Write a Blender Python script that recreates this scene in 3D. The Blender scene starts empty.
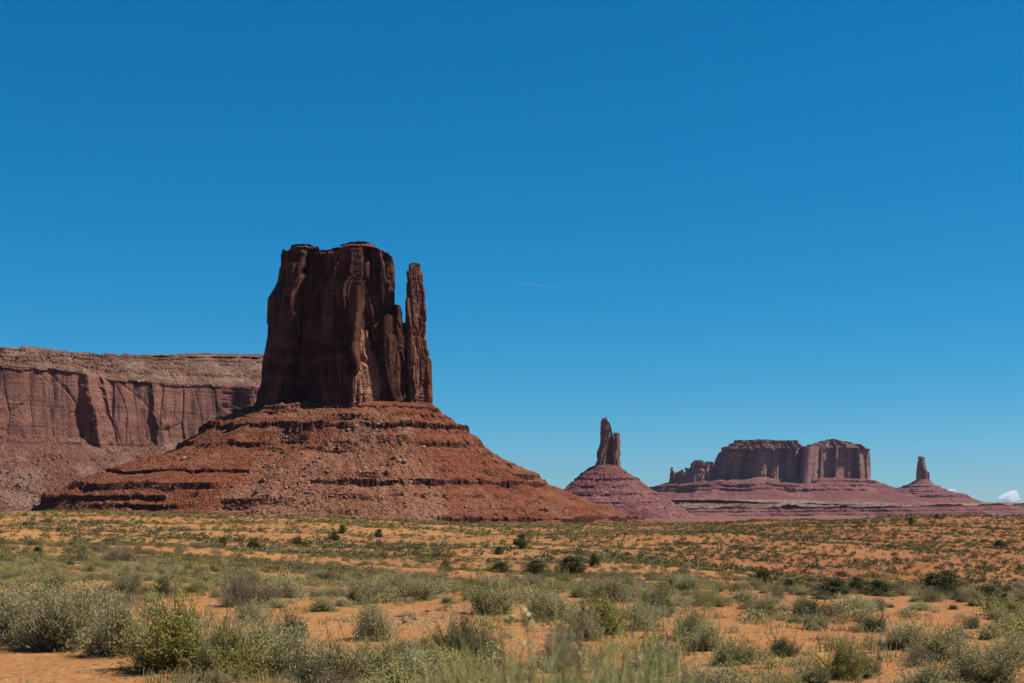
import bpy, math, random
import numpy as np
from math import radians as RAD

# ------------------------------------------------------------------ camera, sky, sun, exposure
F = 1422.2            # focal length in pixels of the 1024 wide frame (50 mm on a 36 mm sensor)
HOR = 508.0           # pixel row of the true horizon
HC = 2.5              # eye height above the near flat
SUN_AZ, SUN_EL = 88.0, 54.0
SC = bpy.context.scene
COL = bpy.context.scene.collection

cam = bpy.data.cameras.new('camera')
cam.lens = 50.0
cam.sensor_width = 36.0
cam.shift_y = (HOR - 341.5) / 1024.0
cam.clip_start = 0.1
cam.clip_end = 150000.0
cam.dof.use_dof = True
cam.dof.focus_distance = 55.0
cam.dof.aperture_fstop = 4.5
cam_ob = bpy.data.objects.new('camera', cam)
COL.objects.link(cam_ob)
cam_ob.location = (0, 0, HC)
cam_ob.rotation_euler = (RAD(90), 0, 0)
SC.camera = cam_ob

world = bpy.data.worlds.new('World')
SC.world = world
world.use_nodes = True
wt = world.node_tree
bg = wt.nodes['Background']
sky = wt.nodes.new('ShaderNodeTexSky')
sky.sky_type = 'NISHITA'
sky.sun_disc = False
sky.sun_elevation = RAD(SUN_EL)
sky.sun_rotation = RAD(SUN_AZ)
sky.altitude = 1700.0
sky.air_density = 1.0
sky.dust_density = 0.0
sky.ozone_density = 3.0
hsv = wt.nodes.new('ShaderNodeHueSaturation')
hsv.inputs['Hue'].default_value = 0.485
hsv.inputs['Saturation'].default_value = 1.35
hsv.inputs['Value'].default_value = 1.0
wt.links.new(sky.outputs[0], hsv.inputs['Color'])
def wmath(op, a, b):
    nd = wt.nodes.new('ShaderNodeMath'); nd.operation = op
    for i, v in ((0, a), (1, b)):
        if hasattr(v, 'node'): wt.links.new(v, nd.inputs[i])
        else: nd.inputs[i].default_value = v
    return nd.outputs[0]
sep = wt.nodes.new('ShaderNodeSeparateColor'); cmb = wt.nodes.new('ShaderNodeCombineColor')
wt.links.new(hsv.outputs[0], sep.inputs[0])
# polarised desert sky: deeper red loss, flatter green and blue towards the horizon
for i, (k, ref, g) in enumerate(((0.0144, 0.074, 1.35), (0.247, 0.283, 0.78), (0.555, 0.51, 0.72))):
    t = wmath('POWER', wmath('MULTIPLY', sep.outputs[i], 0.09 / ref), g)
    wt.links.new(wmath('MULTIPLY', t, k / 0.09), cmb.inputs[i])
wt.links.new(cmb.outputs[0], bg.inputs['Color'])
bg.inputs['Strength'].default_value = 0.0555

sun = bpy.data.lights.new('sun', 'SUN')
sun.energy = 5.0
sun.angle = RAD(0.5)
sun.color = (1.0, 0.955, 0.88)
sun_ob = bpy.data.objects.new('sun', sun)
COL.objects.link(sun_ob)
sun_ob.rotation_euler = (RAD(90 - SUN_EL), 0, RAD(-SUN_AZ + 180))
sun_ob.location = (0, 0, 400)

SC.view_settings.view_transform = 'Standard'
SC.view_settings.look = 'None'
SC.view_settings.exposure = 0.7
SC.view_settings.gamma = 1.0
SC.view_settings.use_curve_mapping = False
SC.render.engine = 'CYCLES'
SC.cycles.max_bounces = 6
SC.cycles.diffuse_bounces = 3
SC.cycles.transparent_max_bounces = 8
SC.cycles.volume_bounces = 3
SC.cycles.use_denoising = True
SC.cycles.denoiser = 'OPENIMAGEDENOISE'
SC.cycles.denoising_prefilter = 'ACCURATE'
SC.cycles.denoising_input_passes = 'RGB_ALBEDO_NORMAL'

rng = np.random.default_rng(11)

# ------------------------------------------------------------------ numeric noise
def h3(ix, iy, iz, seed):
    ix = ix.astype(np.int64).astype(np.uint32); iy = iy.astype(np.int64).astype(np.uint32); iz = iz.astype(np.int64).astype(np.uint32)
    n = ix * np.uint32(374761393) + iy * np.uint32(668265263) + iz * np.uint32(2246822519) + np.uint32((seed * 3266489917) & 0xffffffff)
    n = (n ^ (n >> np.uint32(13))) * np.uint32(1274126177)
    n = (n ^ (n >> np.uint32(16))) * np.uint32(2654435761)
    n = n ^ (n >> np.uint32(15))
    return n.astype(np.float64) / 4294967295.0

def vnoise(x, y, z=None, seed=0):
    x = np.asarray(x, float); y = np.asarray(y, float) + 0 * x
    x = x + 0 * y
    z = np.zeros_like(x) if z is None else np.asarray(z, float) + 0 * x
    ix, iy, iz = np.floor(x), np.floor(y), np.floor(z)
    fx, fy, fz = x - ix, y - iy, z - iz
    fx, fy, fz = [f * f * f * (f * (f * 6 - 15) + 10) for f in (fx, fy, fz)]
    r = 0
    for a in (0, 1):
        wx = fx if a else 1 - fx
        for b in (0, 1):
            wy = fy if b else 1 - fy
            for c in (0, 1):
                wz = fz if c else 1 - fz
                r = r + wx * wy * wz * h3(ix + a, iy + b, iz + c, seed)
    return r * 2 - 1

def fbm(x, y, z=None, seed=0, oct=4, gain=0.5):
    r = 0; a = 1.0; t = 0; k = 1.0
    for o in range(oct):
        r = r + a * vnoise(x * k, np.asarray(y) * k, None if z is None else z * k, seed + o * 17)
        t += a; a *= gain; k *= 2.03
    return r / t

def cells(x, y, seed=0):
    """2-D Voronoi: returns dx, dy to the nearest point, border distance, three random values of its cell."""
    ix, iy = np.floor(x), np.floor(y)
    zero = np.zeros_like(x)
    f1 = np.full_like(x, 9.0); f2 = np.full_like(x, 9.0)
    out = [np.zeros_like(x) for _ in range(5)]
    for a in (-1, 0, 1):
        for b in (-1, 0, 1):
            jx, jy = ix + a, iy + b
            px = jx + 0.1 + 0.8 * h3(jx, jy, zero, seed); py = jy + 0.1 + 0.8 * h3(jx, jy, zero + 1, seed)
            d = np.hypot(x - px, y - py)
            m = d < f1
            f2 = np.where(m, f1, np.minimum(f2, d))
            f1 = np.where(m, d, f1)
            vals = (x - px, y - py, h3(jx, jy, zero + 2, seed), h3(jx, jy, zero + 3, seed), h3(jx, jy, zero + 4, seed))
            for k in range(5):
                out[k] = np.where(m, vals[k], out[k])
    return out[0], out[1], f2 - f1, out[2] * 2 - 1, out[3] * 2 - 1, out[4] * 2 - 1

def slab(s, z, W, H, seed):
    w = fbm(s / W * 0.7, z / H * 0.7, seed=seed + 5, oct=2) * 0.35
    dx, dy, e, a, b, c = cells(s / W + w, z / H + w * 0.5, seed)
    crack = np.clip(1 - e / 0.07, 0, 1)
    return a * 0.55 + b * dx * 2.1 + c * dy * 0.45 - crack * 0.8

def sstep(a, b, x):
    t = np.clip((x - a) / (b - a), 0, 1)
    return t * t * (3 - 2 * t)

# ------------------------------------------------------------------ mesh / object helpers
def mesh_np(name, v, f, mats=(), fm=None, smooth=False, tint=None):
    v = np.ascontiguousarray(v, np.float32).reshape(-1, 3)
    f = np.ascontiguousarray(f, np.int32)
    k = f.shape[1]
    me = bpy.data.meshes.new(name)
    me.vertices.add(len(v)); me.vertices.foreach_set('co', v.ravel())
    me.loops.add(f.size); me.loops.foreach_set('vertex_index', f.ravel())
    me.polygons.add(len(f)); me.polygons.foreach_set('loop_start', np.arange(0, f.size, k, dtype=np.int32))
    for m in mats: me.materials.append(m)
    if fm is not None: me.polygons.foreach_set('material_index', np.ascontiguousarray(fm, np.int32))
    me.polygons.foreach_set('use_smooth', np.full(len(f), smooth))
    if tint is not None:
        at = me.color_attributes.new('tint', 'FLOAT_COLOR', 'POINT')
        t4 = np.ones((len(v), 4), np.float32); t4[:, :3] = tint
        at.data.foreach_set('color', t4.ravel())
    me.update(calc_edges=True)
    me.validate()
    return me

def link(name, data, parent=None, loc=None):
    o = bpy.data.objects.new(name, data)
    COL.objects.link(o)
    if parent is not None: o.parent = parent
    if loc is not None: o.location = loc
    return o

def tag(o, label, cat, group=None, kind=None):
    o['label'] = label; o['category'] = cat
    if group: o['group'] = group
    if kind: o['kind'] = kind
    return o

def empty(name, loc, label, cat, group=None):
    o = link(name, None, None, loc)
    o.empty_display_size = 1.0
    return tag(o, label, cat, group)

def grid_faces(R, C, closed=False):
    i = np.arange(R - 1)[:, None]; j = np.arange(C if closed else C - 1)[None, :]
    j2 = (j + 1) % C
    return np.stack([i * C + j, i * C + j2, (i + 1) * C + j2, (i + 1) * C + j], -1).reshape(-1, 4)

def X(px, D): return (px - 512.0) / F * D
def Z(py, D): return HC + (HOR - py) / F * D

# ------------------------------------------------------------------ materials
class NT:
    def __init__(s, name):
        s.m = bpy.data.materials.new(name); s.m.use_nodes = True
        s.t = s.m.node_tree; s.b = s.t.nodes['Principled BSDF']; s.out = s.t.nodes['Material Output']
    def n(s, typ, ins=None, **props):
        nd = s.t.nodes.new('ShaderNode' + typ)
        for k, v in props.items(): setattr(nd, k, v)
        for k, v in (ins or {}).items(): s.put(nd.inputs[k], v)
        return nd
    def put(s, sock, v):
        if hasattr(v, 'node'): s.t.links.new(v, sock)
        elif isinstance(v, tuple) and len(v) == 3 and sock.type == 'RGBA': sock.default_value = (*v, 1)
        else: sock.default_value = v
    def math(s, op, a, b=0.0, clamp=False):
        nd = s.n('Math', {0: a, 1: b}, operation=op, use_clamp=clamp); return nd.outputs[0]
    def mix(s, f, a, b, mode='MIX'):
        nd = s.n('Mix', None, data_type='RGBA', blend_type=mode)
        s.put(nd.inputs[0], f); s.put(nd.inputs[6], a); s.put(nd.inputs[7], b)
        return nd.outputs[2]
    def ramp(s, f, lo, hi):
        nd = s.n('MapRange', {0: f, 1: lo, 2: hi, 3: 0.0, 4: 1.0}, clamp=True); return nd.outputs[0]
    def pos(s): return s.n('NewGeometry').outputs['Position']
    def scaled(s, v, sc):
        nd = s.n('VectorMath', {0: v, 1: sc}, operation='MULTIPLY'); return nd.outputs[0]
    def noise(s, v, scale, detail=4.0, rough=0.55):
        return s.n('TexNoise', {'Vector': v, 'Scale': scale, 'Detail': detail, 'Roughness': rough}).outputs[0]
    def bump(s, h, dist, strength=1.0, normal=None):
        nd = s.n('Bump', {'Height': h, 'Distance': dist, 'Strength': strength})
        if normal is not None: s.put(nd.inputs['Normal'], normal)
        return nd.outputs[0]

def dim(c, k=0.62): return tuple(v * k for v in c)

def cliff_mat(name, base, pale, varnish, u, vstr=0.7, bands=0.35):
    """u = metres of the finest grain; strata follow height, varnish runs down the wall in streaks."""
    base, pale, varnish = dim(base), dim(pale), dim(varnish)
    a = NT(name); p = a.pos()
    warp = a.noise(p, 0.02 / u, 2)
    z = a.n('SeparateXYZ', {0: p}).outputs[2]
    zz = a.math('ADD', a.math('MULTIPLY', z, 0.09 / u), a.math('MULTIPLY', warp, 3.0))
    lay = a.n('TexNoise', {'W': zz, 'Scale': 1.0, 'Detail': 4.0, 'Roughness': 0.65}, noise_dimensions='1D').outputs[0]
    st = a.noise(a.scaled(p, (0.16 / u, 0.16 / u, 0.016 / u)), 1.0, 5, 0.6)
    st2 = a.noise(a.scaled(p, (0.5 / u, 0.5 / u, 0.03 / u)), 1.0, 3, 0.6)
    big = a.noise(p, 0.035 / u, 3)
    gr = a.noise(p, 0.9 / u, 4, 0.7)
    c = a.mix(a.ramp(big, 0.35, 0.65), base, pale)
    c = a.mix(a.math('MULTIPLY', a.ramp(lay, 0.5, 0.66), bands), c, tuple(min(1, k * 1.5) for k in pale))
    c = a.mix(a.math('MULTIPLY', a.ramp(lay, 0.47, 0.36), bands), c, tuple(k * 0.5 for k in base))
    c = a.mix(a.math('MULTIPLY', a.ramp(st, 0.5, 0.62), vstr), c, varnish)
    c = a.mix(a.math('MULTIPLY', a.ramp(st2, 0.56, 0.68), vstr * 0.7), c, varnish)
    c = a.mix(a.math('MULTIPLY', a.ramp(gr, 0.42, 0.6), 0.35), c, tuple(k * 0.45 for k in base))
    a.put(a.b.inputs['Base Color'], c)
    a.b.inputs['Roughness'].default_value = 0.9
    a.b.inputs['Specular IOR Level'].default_value = 0.15
    a.put(a.b.inputs['Normal'], a.bump(gr, 1.2 * u, 0.9, a.bump(lay, 1.5 * u, 0.5)))
    return a.m

def talus_mat(name, soil, soil2, debris, u, deb=0.75, fan=False):
    soil, soil2, debris = dim(soil), dim(soil2), dim(debris)
    a = NT(name); p = a.pos()
    z = a.n('SeparateXYZ', {0: p}).outputs[2]
    warp = a.noise(p, 0.02 / u, 3)
    zz = a.math('ADD', a.math('MULTIPLY', z, 0.16 / u), a.math('MULTIPLY', warp, 2.2))
    lay = a.n('TexNoise', {'W': zz, 'Scale': 1.0, 'Detail': 3.0, 'Roughness': 0.6}, noise_dimensions='1D').outputs[0]
    big = a.noise(p, 0.016 / u, 5, 0.6)
    med = a.noise(p, 0.12 / u, 4, 0.65)
    fine = a.noise(p, 0.8 / u, 3, 0.7)
    vor = a.n('TexVoronoi', {'Vector': p, 'Scale': 0.42 / u, 'Randomness': 1.0})
    vsep = a.n('SeparateColor', {0: vor.outputs['Color']})
    c = a.mix(a.ramp(med, 0.35, 0.65), soil, soil2)
    c = a.mix(a.math('MULTIPLY', a.ramp(lay, 0.52, 0.63), 0.6), c, tuple(k * 0.55 for k in soil2))
    fd = a.math('MULTIPLY', a.ramp(big, 0.48, 0.62), deb)
    if fan: fd = a.math('ADD', a.math('MULTIPLY', fd, 0.4), a.math('MULTIPLY', a.n('Attribute', None, attribute_name='tint').outputs['Fac'], a.math('ADD', a.math('MULTIPLY', a.ramp(med, 0.3, 0.6), 0.6), 0.25)), True)
    c = a.mix(fd, c, debris)
    stone = a.math('MULTIPLY', a.ramp(vsep.outputs[0], 0.62, 0.72), a.math('ADD', a.math('MULTIPLY', fd, 0.6), 0.3))
    c = a.mix(stone, c, tuple(min(1, k * 1.35) for k in debris))
    dark = a.math('MULTIPLY', a.ramp(vsep.outputs[1], 0.66, 0.76), 0.55)
    c = a.mix(dark, c, tuple(k * 0.45 for k in soil))
    c = a.mix(a.math('MULTIPLY', a.ramp(fine, 0.45, 0.62), 0.4), c, tuple(k * 0.5 for k in soil))
    a.put(a.b.inputs['Base Color'], c)
    a.b.inputs['Roughness'].default_value = 0.95
    a.b.inputs['Specular IOR Level'].default_value = 0.1
    hgt = a.math('SUBTRACT', a.math('MULTIPLY', fine, 0.8), vor.outputs['Distance'])
    a.put(a.b.inputs['Normal'], a.bump(hgt, 1.3 * u, 1.0))
    return a.m

def ground_mat():
    a = NT('desert_sand'); p = a.pos()
    big = a.noise(p, 0.018, 4, 0.6)
    med = a.noise(p, 0.22, 5, 0.65)
    fine = a.noise(p, 3.5, 5, 0.7)
    grit = a.noise(p, 22.0, 3, 0.7)
    c = a.mix(a.ramp(big, 0.4, 0.6), (0.47, 0.21, 0.073), (0.37, 0.14, 0.05))
    c = a.mix(a.math('MULTIPLY', a.ramp(med, 0.48, 0.68), 0.55), c, (0.51, 0.275, 0.115))
    c = a.mix(a.math('MULTIPLY', a.ramp(med, 0.46, 0.3), 0.4), c, (0.34, 0.14, 0.06))
    c = a.mix(a.math('MULTIPLY', a.ramp(fine, 0.5, 0.68), 0.4), c, (0.54, 0.31, 0.145))
    c = a.mix(a.math('MULTIPLY', a.ramp(fine, 0.44, 0.3), 0.45), c, (0.26, 0.11, 0.05))
    sx = a.n('SeparateXYZ', {0: p}); rx = a.math('MULTIPLY', a.ramp(sx.outputs[0], 0.0, 70.0), a.ramp(sx.outputs[1], 120.0, 260.0))
    c = a.mix(a.math('MULTIPLY', rx, a.math('ADD', a.math('MULTIPLY', a.ramp(big, 0.40, 0.6), 0.45), 0.5)), c, (0.31, 0.098, 0.038))
    # thin litter of straw and dead leaves
    lit = a.noise(p, 0.9, 5, 0.75)
    c = a.mix(a.math('MULTIPLY', a.ramp(lit, 0.54, 0.66), 0.6), c, (0.40, 0.29, 0.13))
    peb = a.n('TexVoronoi', {'Vector': p, 'Scale': 16.0, 'Randomness': 1.0})
    ps = a.n('SeparateColor', {0: peb.outputs['Color']})
    c = a.mix(a.math('MULTIPLY', a.ramp(ps.outputs[0], 0.80, 0.86), 0.5), c, (0.24, 0.12, 0.07))
    c = a.mix(a.math('MULTIPLY', a.ramp(ps.outputs[1], 0.9, 0.94), 0.35), c, (0.58, 0.42, 0.28))
    # far plain: red soil with grey green scrub and pale flats
    y = a.n('SeparateXYZ', {0: p}).outputs[1]
    far = a.ramp(y, 900.0, 2600.0)
    fb = a.noise(a.scaled(p, (0.0016, 0.006, 0.001)), 1.0, 5, 0.6)
    fs = a.noise(a.scaled(p, (0.03, 0.014, 0.03)), 1.0, 4, 0.75)
    fc = a.mix(a.ramp(fb, 0.45, 0.56), (0.25, 0.085, 0.055), (0.27, 0.13, 0.075))
    fc = a.mix(a.math('MULTIPLY', a.ramp(fs, 0.53, 0.6), 0.75), fc, (0.09, 0.085, 0.05))
    c = a.mix(far, c, fc)
    c = a.n('HueSaturation', {'Value': 0.63, 'Saturation': 1.04, 'Color': c}).outputs[0]
    a.put(a.b.inputs['Base Color'], c)
    a.b.inputs['Roughness'].default_value = 0.95
    a.b.inputs['Specular IOR Level'].default_value = 0.1
    a.put(a.b.inputs['Normal'], a.bump(grit, 0.02, 0.7, a.bump(fine, 0.12, 0.7, a.bump(med, 0.5, 0.5))))
    return a.m

def leaf_mat(name, c1, c2, dead, trans=0.22, tint=False):
    c1, c2, dead = dim(c1, 0.95), dim(c2, 0.95), dim(dead, 0.95)
    a = NT(name); p = a.n('TexCoord').outputs['Object']
    rnd = a.n('ObjectInfo').outputs['Random']
    nz = a.noise(p, 5.0, 3, 0.6)
    fi = a.noise(p, 45.0, 2, 0.6)
    if tint:
        base = a.n('Attribute', None, attribute_name='tint').outputs['Color']
        c = a.mix(a.math('MULTIPLY', a.ramp(fi, 0.4, 0.65), 0.4), base, dead)
    else:
        c = a.mix(a.math('ADD', a.math('MULTIPLY', rnd, 0.55), a.math('MULTIPLY', a.ramp(nz, 0.35, 0.65), 0.45)), c1, c2)
        c = a.mix(a.math('MULTIPLY', a.ramp(fi, 0.5, 0.66), 0.55), c, dead)
    a.put(a.b.inputs['Base Color'], c)
    a.b.inputs['Roughness'].default_value = 0.8
    a.b.inputs['Specular IOR Level'].default_value = 0.2
    tr = a.n('BsdfTranslucent', {'Color': c})
    ms = a.n('MixShader', {0: trans, 1: a.b.outputs[0], 2: tr.outputs[0]})
    a.t.links.new(ms.outputs[0], a.out.inputs[0])
    return a.m

def plain_mat(name, c1, c2, scale, rough=0.9):
    c1, c2 = dim(c1), dim(c2)
    a = NT(name); p = a.n('TexCoord').outputs['Object']
    rnd = a.n('ObjectInfo').outputs['Random']
    nz = a.noise(p, scale, 5, 0.7)
    c = a.mix(a.ramp(nz, 0.35, 0.65), c1, c2)
    c = a.mix(a.math('MULTIPLY', rnd, 0.35), c, tuple(k * 0.55 for k in c1))
    a.put(a.b.inputs['Base Color'], c)
    a.b.inputs['Roughness'].default_value = rough
    a.b.inputs['Specular IOR Level'].default_value = 0.15
    a.put(a.b.inputs['Normal'], a.bump(nz, 0.3 / scale, 0.8))
    return a.m

M_GROUND = ground_mat()
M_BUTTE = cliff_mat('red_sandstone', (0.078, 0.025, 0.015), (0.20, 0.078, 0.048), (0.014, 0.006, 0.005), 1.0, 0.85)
M_TALUS = talus_mat('red_talus', (0.27, 0.076, 0.032), (0.22, 0.060, 0.027), (0.33, 0.165, 0.095), 1.0, 0.75, True)
M_LEDGE_SHADE = cliff_mat('shaded_ledge_rock', (0.10, 0.033, 0.022), (0.13, 0.045, 0.03), (0.03, 0.014, 0.012), 0.8, 0.6)  # darkened rock for steep ledge faces; their shade is painted into the colour
M_SUNLIT_SLUMP = cliff_mat('sunlit_fallen_sandstone', (0.36, 0.155, 0.095), (0.46, 0.235, 0.15), (0.10, 0.05, 0.04), 0.8, 0.35)  # paler fallen rock, lightened further with painted sunlight
M_SUNLIT = cliff_mat('sunlit_sandstone', (0.22, 0.082, 0.05), (0.30, 0.13, 0.085), (0.06, 0.03, 0.025), 0.8, 0.55)  # lighter butte rock for spire and caps; sunlight painted into the colour
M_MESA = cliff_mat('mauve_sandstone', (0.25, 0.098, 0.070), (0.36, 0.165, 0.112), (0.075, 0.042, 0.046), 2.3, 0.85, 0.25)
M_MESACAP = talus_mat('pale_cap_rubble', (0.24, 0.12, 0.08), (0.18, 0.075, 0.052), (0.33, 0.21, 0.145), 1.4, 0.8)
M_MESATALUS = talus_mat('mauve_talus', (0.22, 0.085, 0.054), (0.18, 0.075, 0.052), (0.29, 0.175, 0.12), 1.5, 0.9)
M_FARROCK = cliff_mat('hazed_far_sandstone', (0.39, 0.175, 0.15), (0.55, 0.32, 0.265), (0.14, 0.07, 0.068), 4.5, 0.45, 0.2)  # purple of the distant haze is painted into this rock colour
M_FARTALUS = talus_mat('hazed_far_talus', (0.27, 0.09, 0.078), (0.225, 0.078, 0.07), (0.31, 0.15, 0.125), 4.0, 0.6)  # lighter, purpler slope colour with distance haze painted in
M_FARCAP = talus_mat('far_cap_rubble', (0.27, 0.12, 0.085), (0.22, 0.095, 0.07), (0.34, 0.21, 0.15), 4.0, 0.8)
M_BOULDER = plain_mat('boulder_rock', (0.27, 0.10, 0.058), (0.36, 0.18, 0.11), 0.7)
M_STONE = plain_mat('pale_stone', (0.42, 0.24, 0.15), (0.52, 0.34, 0.23), 9.0)

# ------------------------------------------------------------------ ground
PXC = [-300, 100, 350, 500, 700, 850, 1000, 1250]
DN = [45, 80, 130, 220, 330, 450, 600]
PYT = [[588, 558, 556, 549, 534, 519, 511],
       [588, 558, 556, 549, 534, 519, 511],
       [588, 570, 572, 560, 543, 529, 519.5],
       [588, 586, 588, 568, 550, 534, 524],
       [590, 592, 592, 570, 550, 533, 522],
       [592, 600, 604, 590, 560, 536, 518],
       [592, 604, 610, 598, 568, 540, 514],
       [592, 604, 610, 598, 568, 538, 511]]
_dn = np.array([0.3, 5.5, 8.0, 11.5, 25] + DN + [850, 1300, 3000, 6000, 12000, 40000])
_tz = []
for row in PYT:
    zs = [HC + (HOR - y) / F * d for y, d in zip(row, DN)]
    _tz.append([1.38, 1.36, 0.55, 0.0, 0.0] + zs + [zs[-1] - 7, -12.5, -24, -36, -50, -120])
_tz = np.array(_tz)
_LA = np.linspace(math.log(0.3), math.log(40000), 420)
_PA = np.linspace(-300, 1250, 160)
_t1 = np.array([np.interp(_LA, np.log(_dn), r) for r in _tz])
_t2 = np.array([np.interp(_PA, PXC, _t1[:, j]) for j in range(len(_LA))])      # (LA, PA)
def _blur(a, k):
    w = np.exp(-0.5 * (np.arange(-3 * k, 3 * k + 1) / k) ** 2); w /= w.sum()
    p = np.pad(a, ((3 * k, 3 * k), (0, 0)), 'edge')
    return sum(w[i] * p[i:i + len(a)] for i in range(len(w)))
_t2 = _blur(_t2, 3)
_t2 = _blur(_t2.T.copy(), 6).T

def ground_z(x, y):
    x = np.asarray(x, float); y = np.asarray(y, float)
    d = np.maximum(np.hypot(x, y), 0.31)
    th = np.arctan2(x, np.maximum(np.abs(y), 1e-6))
    px = np.clip(512 + F * np.tan(np.clip(th, -0.6, 0.6)), -299, 1249)
    deff = np.clip(d * np.where(np.abs(th) < 0.6, np.cos(th), np.cos(0.6)), 0.31, 39000)
    fi = (np.log(deff) - _LA[0]) / (_LA[1] - _LA[0]); fj = (px - _PA[0]) / (_PA[1] - _PA[0])
    i = np.clip(np.floor(fi).astype(int), 0, len(_LA) - 2); j = np.clip(np.floor(fj).astype(int), 0, len(_PA) - 2)
    u = fi - i; v = fj - j
    z = (1 - u) * ((1 - v) * _t2[i, j] + v * _t2[i, j + 1]) + u * ((1 - v) * _t2[i + 1, j] + v * _t2[i + 1, j + 1])
    near = sstep(9, 20, d)
    z = z + near * (fbm(x / 22, y / 22, seed=3, oct=3) * 0.30 + fbm(x / 5, y / 5, seed=7, oct=3) * 0.13)
    z = z + sstep(90, 160, d) * (1 - sstep(640, 900, d)) * (fbm(x / 60, y / 45, seed=9, oct=4) * 2.4 - 0.5 * np.abs(fbm(x / 30, y / 40, seed=19, oct=3)))
    z = z + sstep(1500, 4000, d) * fbm(x / 900, y / 500, seed=13, oct=4) * 6
    return z

def build_ground():
    ang = np.concatenate([np.linspace(-180, -32, 60, endpoint=False), np.linspace(-32, 32, 900, endpoint=False), np.linspace(32, 180, 60, endpoint=False)])
    r = np.exp(np.linspace(math.log(0.6), math.log(38000), 760))
    A, R = np.meshgrid(np.radians(ang), r)
    x = R * np.sin(A); y = R * np.cos(A)
    z = ground_z(x, y)
    P = np.stack([x, y, z], -1)
    f = grid_faces(len(r), len(ang), True)[:, ::-1]
    v = P.reshape(-1, 3)
    o = link('ground', mesh_np('ground', v, f, (M_GROUND,), smooth=True))
    o['kind'] = 'structure'
    tag(o, 'orange desert sand and low dunes running out to the far red plain', 'ground')
build_ground()

# ------------------------------------------------------------------ rock builders
def resample(pts, n, closed=True):
    p = np.array(pts, float)
    if closed: p = np.vstack([p, p[:1]])
    L = np.concatenate([[0], np.cumsum(np.hypot(*(p[1:] - p[:-1]).T))])
    s = np.linspace(0, L[-1], n, endpoint=not closed)
    return np.stack([np.interp(s, L, p[:, 0]), np.interp(s, L, p[:, 1])], -1), s, L[-1]

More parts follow.
